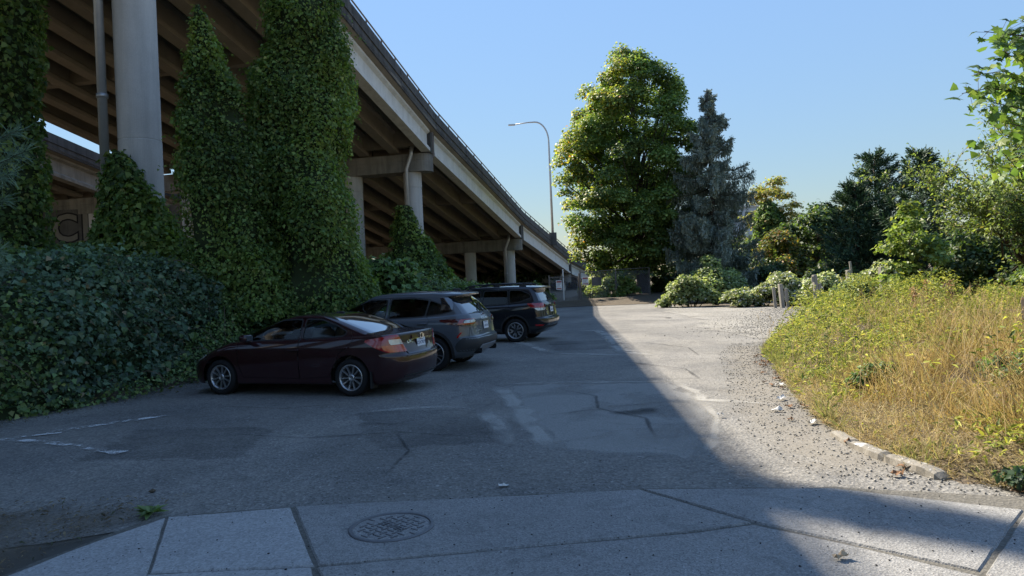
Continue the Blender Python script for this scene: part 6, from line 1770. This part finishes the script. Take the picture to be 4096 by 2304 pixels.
# dry grass
n = 120000; x, y, d = mound_pts(n, 3.2, 20, 7.5, 1.3)
P = on_mound(x, y); P[:, 2] += .55 * hump(P, d) * r.random(n)
z2 = 1 - sstep(-.25, .85, .22 * (y - 8.8) - .05 * np.clip(d - 3.4, 0, 9) + .75 * nz(P, 33, .55, 2))
keep = r.random(n) < np.clip(z2 * 1.1 + .10, 0, 1) * (.35 + .65 * sstep(.1, .9, d)) * sstep(-.55, -.1, nz(P, 41, 1.6, 2)); P = P[keep]; d = d[keep]; n = len(P)
L = (.10 + .27 * sstep(.15, 1.3, d)) * (.5 + .8 * r.random(n)) * np.clip(1 + .8 * nz(P, 37, 1.7, 2), .25, 2)
tp = np.stack([r.normal(size=n) * .75 - .10, r.normal(size=n) * .75 - .12, .35 + .8 * r.random(n)], 1)
c = palette(n, [(.340, .255, .125), (.275, .190, .090), (.42, .335, .185), (.185, .125, .058), (.20, .19, .07)], [3, 3, 1.6, 2.2, 1], r)
leaves('dry_grass', P, np.stack([r.normal(size=n), r.normal(size=n), .2 * np.ones(n)], 1), tp, L, c, M['grass'], None, 'blade', .0062 / np.maximum(L, .05), kind='stuff')
# flattened straw at the foot
n = 26000; y = 4.6 + 8.5 * r.random(n); d = -.02 + 1.5 * r.random(n) ** 1.3; x = mound_x(y) + d; P = on_mound(x, y); P[:, 2] += .012 + .05 * r.random(n) ** 2
keep = r.random(n) < np.interp(y, [4.6, 8.0, 13], [1, .8, .25]); P = P[keep]; n = len(P)
leaves('straw', P, r.normal(size=(n, 3)) * .3 + np.array([0, 0, 1]), np.stack([r.normal(size=n), r.normal(size=n), .12 + .2 * np.abs(r.normal(size=n))], 1), .07 + .12 * r.random(n), palette(n, [(.36, .29, .16), (.30, .235, .12), (.24, .18, .09), (.22, .22, .09)], [3, 3, 1.5, .7], r), M['grass'], None, 'blade', .04, kind='stuff')
# bent stalks with seed heads
n = 900; x, y, d = mound_pts(n, 4.2, 17, 6.5, 1.2); P = on_mound(x, y); mb = MB(); hp, ht = [], []
for k in range(n):
    p = P[k]; Ls = .45 + .45 * r.random(); a = r.random() * 6.283; lean = .12 + .45 * r.random()
    q = [p + np.array([math.cos(a) * lean * Ls * t * t, math.sin(a) * lean * Ls * t * t, Ls * (t - .18 * lean * t * t)]) for t in (0, .35, .7, 1)]
    mb.tube(q, [.0035, .003, .0025, .0015], 3, False); d_ = q[3] - q[2]
    for j in range(5): hp.append(q[3] - d_ * .12 * j); ht.append(d_ * 3 + r.normal(size=3) * .25)
mb.build('dry_stalks', mat_flat('straw', (.36, .275, .14), .8, var=.3), None, kind='stuff')
leaves('seed_heads', np.array(hp), r.normal(size=(len(hp), 3)), np.array(ht), .05 * np.ones(len(hp)), palette(len(hp), [(.33, .24, .13), (.25, .18, .10)], [1, 1], r), M['grass'], None, 'quad', .28, kind='stuff')
# short green weeds and grass tufts at the foot
n = 9000; y = 4.2 + 13 * r.random(n); d = .05 + 1.1 * r.random(n) ** 1.6; x = mound_x(y) + d; P = on_mound(x, y)
keep = nz(P, 39, 1.1, 2) > -.05; P = P[keep]; n = len(P)
leaves('grass_tufts', P, r.normal(size=(n, 3)) + np.array([0, 0, .2]), np.stack([r.normal(size=n) * .6, r.normal(size=n) * .6, np.ones(n)], 1), .10 + .14 * r.random(n), palette(n, [(.16, .185, .06), (.20, .20, .08), (.27, .23, .11)], [2, 1.5, 1.5], r), M['grass'], None, 'blade', .06, kind='stuff')
# dark leafy weeds tucked in the mound
WD = [(.040, .072, .024), (.058, .095, .030), (.085, .12, .034), (.03, .05, .02)]
for i, (x, y, s3, lb) in enumerate([(4.6, 8.9, (.34, .34, .20), 'small dark leafy weed on the face of the grass mound'), (5.8, 7.5, (.75, .55, .26), 'dark green bramble patch low on the right of the mound'), (8.1, 10.2, (.8, .5, .24), 'broad-leaved weed under the old timber edging at the right edge')]):
    bush('weed', lb, (x, y, float(terrain_z(x, y)) + .08), s3, 1800, .055, WD, [3, 3, 2, 2], 320 + i, npuff=12, cat='weed', stems=5)
# old timber edging
t = thing('timber_edging', 'old dark timber edging half buried in the dry slope at the right edge', 'edging', (8.6, 10.75, 1.12), R(6))
MB().bevbox(-.8, 1.6, -.09, .09, -.25, .10, .02).build('beam', M['bark'], t)
# tall dry flower spikes
for i, (x, y, h_) in enumerate([(9.7, 16.4, .85), (9.95, 16.6, .62), (10.15, 16.3, .9), (10.32, 16.5, .8), (9.3, 16.2, .7)]):
    t = thing('dry_flower_spike', 'brown dried flower spike on the crest of the mound', 'dried plant', (x, y, float(terrain_z(x, y)) + .05), 0, 'brown dried flower spikes')
    mb = MB(); mb.tube([(0, 0, 0), (.02, 0, h_ * .5), (.01, .02, h_)], [.008, .007, .004], 4); mb.build('stalk', M['stem'], t)
    n = 160; q = np.stack([r.normal(size=n) * .045, r.normal(size=n) * .045, h_ * (.35 + .65 * r.random(n))], 1)
    leaves('head', q, r.normal(size=(n, 3)), r.normal(size=(n, 3)) + np.array([0, 0, .6]), .05 * (.6 + .8 * r.random(n)), palette(n, [(.22, .13, .09), (.30, .20, .14)], [1, 1], r), M['grass'], t, 'quad', .7, kind='stuff')

# ================================================================== KERB, MANHOLE, LITTER
kerb = thing('kerb', 'crumbling concrete kerb with white paint remnants at the foot of the grass mound', 'kerb', (3.45, 6.4, 0))
M['kerbmat'] = mat_concrete('old kerb concrete', (.26, .24, .205), (.09, .08, .065), .8, streak=False, fine=60)
M['kerbpaint'] = mat_worn('flaking white kerb paint', (.62, .61, .58), .42, 6.0)
kp = np.array([(-.02, 1.15), (-.07, .85), (-.09, .5), (-.08, .15), (-.02, -.25), (.06, -.62)])
prof = [(-.085, -.08), (-.082, .06), (-.070, .092), (-.048, .108), (-.01, .115), (.04, .114), (.07, .10), (.08, .05), (.08, -.08)]
def kerb_piece(t0, t1, grow, mat, parent, seed, sel=None):
    r2 = np.random.default_rng(seed); ts = np.linspace(t0, t1, 15); v = []; pr = prof if sel is None else [prof[i] for i in sel]
    for t in ts:
        i = min(4, int(t * 5)); f_ = t * 5 - i; c = kp[i] * (1 - f_) + kp[i + 1] * f_; d = kp[i + 1] - kp[i]; d = d / np.linalg.norm(d); nn = np.array([-d[1], d[0]])
        e_ = min(1, min(t - t0, t1 - t) / .012 * .25 + .75)
        for k, (a_, z_) in enumerate(pr):
            j = math.sin(t * 61 + k * 1.7) * .004 + math.sin(t * 23 + k) * .005
            v.append((c[0] - nn[0] * (a_ * e_ + j) * 1.0, c[1] - nn[1] * (a_ * e_ + j), z_ * (e_ if z_ > .03 else 1) + j * .6 + grow - .035 * (t > .9) * (t - .9) * 10 - .025 - .04 * (1 - t)))
    m = len(pr); f = [(k * m + q, k * m + q + 1, k * m + m + q + 1, k * m + m + q) for k in range(14) for q in range(m - 1)]
    if sel is None: f += [tuple(range(m)), tuple(range(14 * m, 15 * m))[::-1]]
    return mesh_obj('kerb_stone' if sel is None else 'paint', v, f, mat, parent, smooth=sel is not None)
for a_, b_ in ((0, .34), (.345, .66), (.664, 1)):
    o = kerb_piece(a_, b_, 0, M['kerbmat'], kerb, 1)
    if a_ > .3: kerb_piece(a_ + .05, b_ - .02, .004, M['kerbpaint'], o, 1, [1, 2, 3, 4, 5, 6])

mh = thing('manhole_cover', 'round cast iron sewer cover with a woven tread set in the concrete apron', 'manhole', (-.965, 5.165, .03))
MB().lathe([(.315, -.02), (.315, .006), (.308, .010), (.286, .010), (.281, .004), (.281, -.01)], 56).build('rim', M['iron'], mh, smooth=False)
MB().lathe([(.278, -.014), (.278, -.006), (0, -.006)], 56).build('plate', M['irondark'], mh)
ang = R(-42); ca, sa = math.cos(ang), math.sin(ang); cell = .078
tread = {}
for o_ in (0, 1):
    bm = bmesh.new(); bmesh.ops.create_cube(bm, size=1)
    for v in bm.verts: v.co = Vector((v.co.x * (.070 if o_ == 0 else .015) * (1 if v.co.z < 0 else .92), v.co.y * (.015 if o_ == 0 else .070) * (1 if v.co.z < 0 else .8), v.co.z * .009 + .001))
    me = bpy.data.meshes.new('tread'); bm.to_mesh(me); bm.free(); me.materials.append(M['iron']); tread[o_] = me
for i in range(-5, 6):
    for j in range(-5, 6):
        u, w_ = i * cell * .78, j * cell * .78
        if math.hypot(u, w_) > .245 or (abs(w_) < .042 and abs(u) < .20): continue
        o = bpy.data.objects.new('tread', tread[(i + j) % 2]); link(o, mh)
        o.location = (u * ca - w_ * sa, u * sa + w_ * ca, 0); o.rotation_euler = (0, 0, ang)
text_obj('lettering', 'SEWER', .082, Matrix.Rotation(ang, 4, 'Z') @ Matrix.Translation((0, 0, .002)), M['iron'], mh, extrude=.005, space=1.15, bold=.001)

def scrap(name, label, cat, x, y, sx, sy, rz, mat, group=None, z=.0, bend=.012):
    rr = np.random.default_rng(int(abs(x * 977 + y * 131) * 10) % 99991); v = []
    for a in range(5):
        for b_ in range(4): v.append((sx * (a / 4 - .5) + rr.normal() * sx * .03, sy * (b_ / 3 - .5) + rr.normal() * sy * .05, .006 + abs(rr.normal()) * bend))
    f = [(a * 4 + b_, a * 4 + b_ + 1, a * 4 + b_ + 5, a * 4 + b_ + 4) for a in range(4) for b_ in range(3)]
    o = mesh_obj(name, v, f, mat); o.location = (x, y, z + .008); o.rotation_euler = (0, 0, rz); return tag(o, label, cat, group)
scrap('paper_scrap', 'small white paper scrap alone on the shaded asphalt', 'litter', -.15, 6.13, .09, .055, .1, M['litter'])
for x, y, w_, h_, lb in [(3.38, 8.05, .16, .07, 'white crumpled wrapper nearest the kerb'), (3.28, 8.85, .13, .07, 'flattened white cup beside the mound foot'), (3.62, 9.6, .18, .06, 'pale strip of packaging at the foot of the yellow-green plants'), (2.5, 8.65, .07, .04, 'tiny white scrap out on the sunlit asphalt'), (4.05, 10.8, .16, .08, 'grey scrap of plastic close to the mound tip')]:
    scrap('litter', lb, 'litter', x, y, w_, h_, r.random() * 3, M['litter'], z=.02, bend=.02)
r = np.random.default_rng(401)
for k in range(34):
    y = 4.6 + 10.5 * r.random(); x = mound_x(y) - .02 - .34 * r.random() ** 2
    scrap('dead_leaf', 'curled brown dead leaf lying along the foot of the grass mound', 'dead leaf', x, y, .06 + .06 * r.random(), .05 + .03 * r.random(), r.random() * 6, M['deadleaf'], 'dead leaves along the mound', .012, .018)
scrap('dead_leaf', 'pale dead leaf on the sunlit concrete nearest the camera', 'dead leaf', 1.92, 4.24, .10, .05, .4, mat_flat('tan leaf', (.42, .33, .22), .8), None, .03, .02)
# loose stones: gravel by the mound, chips on the concrete
def stones(name, P, size, mat, seed):
    r = np.random.default_rng(seed); n = len(P)
    base = np.array([(1, 0, 0), (-1, 0, 0), (0, 1, 0), (0, -1, 0), (0, 0, 1), (0, 0, -1)], float); tf = np.array([(0, 2, 4), (2, 1, 4), (1, 3, 4), (3, 0, 4), (2, 0, 5), (1, 2, 5), (3, 1, 5), (0, 3, 5)])
    V = base[None] * (.6 + .6 * r.random((n, 6, 1))) * np.asarray(size)[:, None, None] * np.array([1, 1, .6]); a = r.random(n) * 6.283
    ca, sa = np.cos(a)[:, None], np.sin(a)[:, None]
    V = np.stack([V[:, :, 0] * ca - V[:, :, 1] * sa, V[:, :, 0] * sa + V[:, :, 1] * ca, V[:, :, 2]], 2) + P[:, None, :]
    F = (tf[None] + (np.arange(n) * 6)[:, None, None]).reshape(-1, 3)
    return mesh_obj(name, V.reshape(-1, 3), F, mat, kind='stuff')
n = 5200; y = 4.6 + 13 * r.random(n); x = mound_x(y) + .05 - 1.0 * r.random(n) ** 2.2
stones('loose_gravel', np.stack([x, y, np.full(n, .012)], 1), .006 + .013 * r.random(n) ** 2, M['gravel'], 1)
n = 5200; t = r.random(n); x = 7 + 6.6 * t + r.normal(size=n) * .9; y = 20 + 12.5 * t + r.normal(size=n) * 1.6
keep = x < mound_x(y) + .2
stones('gravel_stones', np.stack([x, y, np.full(n, .014)], 1)[keep], (.012 + .02 * r.random(n) ** 2)[keep], M['gravel'], 2)
n = 700; x = r.uniform(-3.2, 3.4, n); y = r.uniform(3.2, 6.0, n)
stones('grit', np.stack([x, y, np.full(n, .034)], 1), .003 + .008 * r.random(n) ** 3, M['black'], 3)
n = 1500; x = r.uniform(-7, 4, n); y = r.uniform(5.8, 18, n)
stones('road_grit', np.stack([x, y, np.full(n, .008)], 1), .004 + .010 * r.random(n) ** 3, M['gravel'], 4)
# leaf litter and straw at the left edge and along the bank foot
n = 5200; y = 3.5 + 2.75 * r.random(n); x = -3.15 - 5.0 * r.random(n) ** 1.2 - .3 * (5.6 - y)
y2 = 9 + 9 * r.random(2200); x2 = foot_x(y2) + .10 + .55 * r.random(2200) ** 1.5
x = np.concatenate([x, x2]); y = np.concatenate([y, y2]); n = len(x)
leaves('leaf_litter', np.stack([x, y, .028 + .015 * r.random(n)], 1), r.normal(size=(n, 3)) * .25 + np.array([0, 0, 1]), r.normal(size=(n, 3)) * np.array([1, 1, .1]), .018 + .06 * r.random(n) ** 2.5, palette(n, [(.13, .10, .065), (.085, .065, .04), (.21, .17, .11), (.05, .055, .03)], [3, 3, 1.2, 1.5], r), M['grass'], None, 'quad', .35, kind='stuff')
for i, (x, y, s3, lb) in enumerate([(-4.15, 4.75, (.35, .25, .05), 'low scruffy weed in the dirt at the lower left edge'), (3.85, 5.45, (.16, .14, .09), 'little green weed by the end of the kerb')]):
    bush('weed', lb, (x, y, .03), s3, 240, .055, BRAM, BRAMW, 420 + i, npuff=7, cat='weed', core=False, stems=3)
ros = thing('weed', 'flat rosette weed growing in the joint at the corner of the pavement', 'weed', (-3.04, 5.74, .03))
n = 26; a = r.random(n) * 6.283; dd = np.stack([np.cos(a), np.sin(a) * .8, .10 + .25 * r.random(n)], 1)
leaves('foliage', dd * .015, np.array([0, 0, 1.]) - dd * .35 + r.normal(size=(n, 3)) * .12, dd, .09 + .07 * r.random(n), palette(n, [(.075, .11, .04), (.10, .135, .05), (.06, .085, .035)], [2, 2, 1], r), M['leaf'], ros, 'ovate', .55)
o = stones('clod', np.array([[-3.39, 6.44, .02]]), np.array([.035]), M['earth'], 9); del o['kind']; tag(o, 'dark clod of earth lying on the asphalt at the left', 'clod')
# pine branch entering from the left edge
pine = thing('pine_tree', 'soft blue-green pine whose branch tips poke in at the left edge', 'tree', (-6.0, 6.0, 0))
MB().tube([(0, 0, -.1), (.05, 0, 2), (0, 0, 4.5)], [.10, .08, .03], 8).build('trunk', M['bark'], pine, smooth=True)
mb = MB(); NP, NT = [], []
for (e_, z_) in [((-4.12, 6.0), 3.12), ((-4.25, 6.1), 3.32), ((-4.18, 5.9), 2.92), ((-4.32, 6.0), 2.72), ((-4.35, 5.9), 3.45), ((-4.38, 6.0), 2.28), ((-4.45, 6.1), 2.15)]:
    s0 = np.array([0, 0, z_ - .5]); en = np.array([e_[0] + 6, e_[1] - 6, z_]); q = [s0 + (en - s0) * t + np.array([0, 0, -.12 * math.sin(t * 3)]) for t in np.linspace(0, 1, 6)]
    mb.tube(q, [.016, .013, .011, .009, .007, .004], 5, False)
    d = (en - s0) / np.linalg.norm(en - s0)
    for k in range(620):
        t = .35 + .65 * r.random() ** .7; i = min(4, int(t * 5)); f = t * 5 - i; NP.append(q[i] * (1 - f) + q[i + 1] * f); NT.append(d * .9 + r.normal(size=3) * .55)
mb.build('limbs', M['bark'], pine); n = len(NP)
leaves('crown', np.array(NP), r.normal(size=(n, 3)), np.array(NT), .13 * (.7 + .6 * r.random(n)), palette(n, [(.075, .12, .082), (.10, .15, .098), (.055, .09, .06)], [2, 2, 1], r), M['needle'], pine, 'blade', .035)
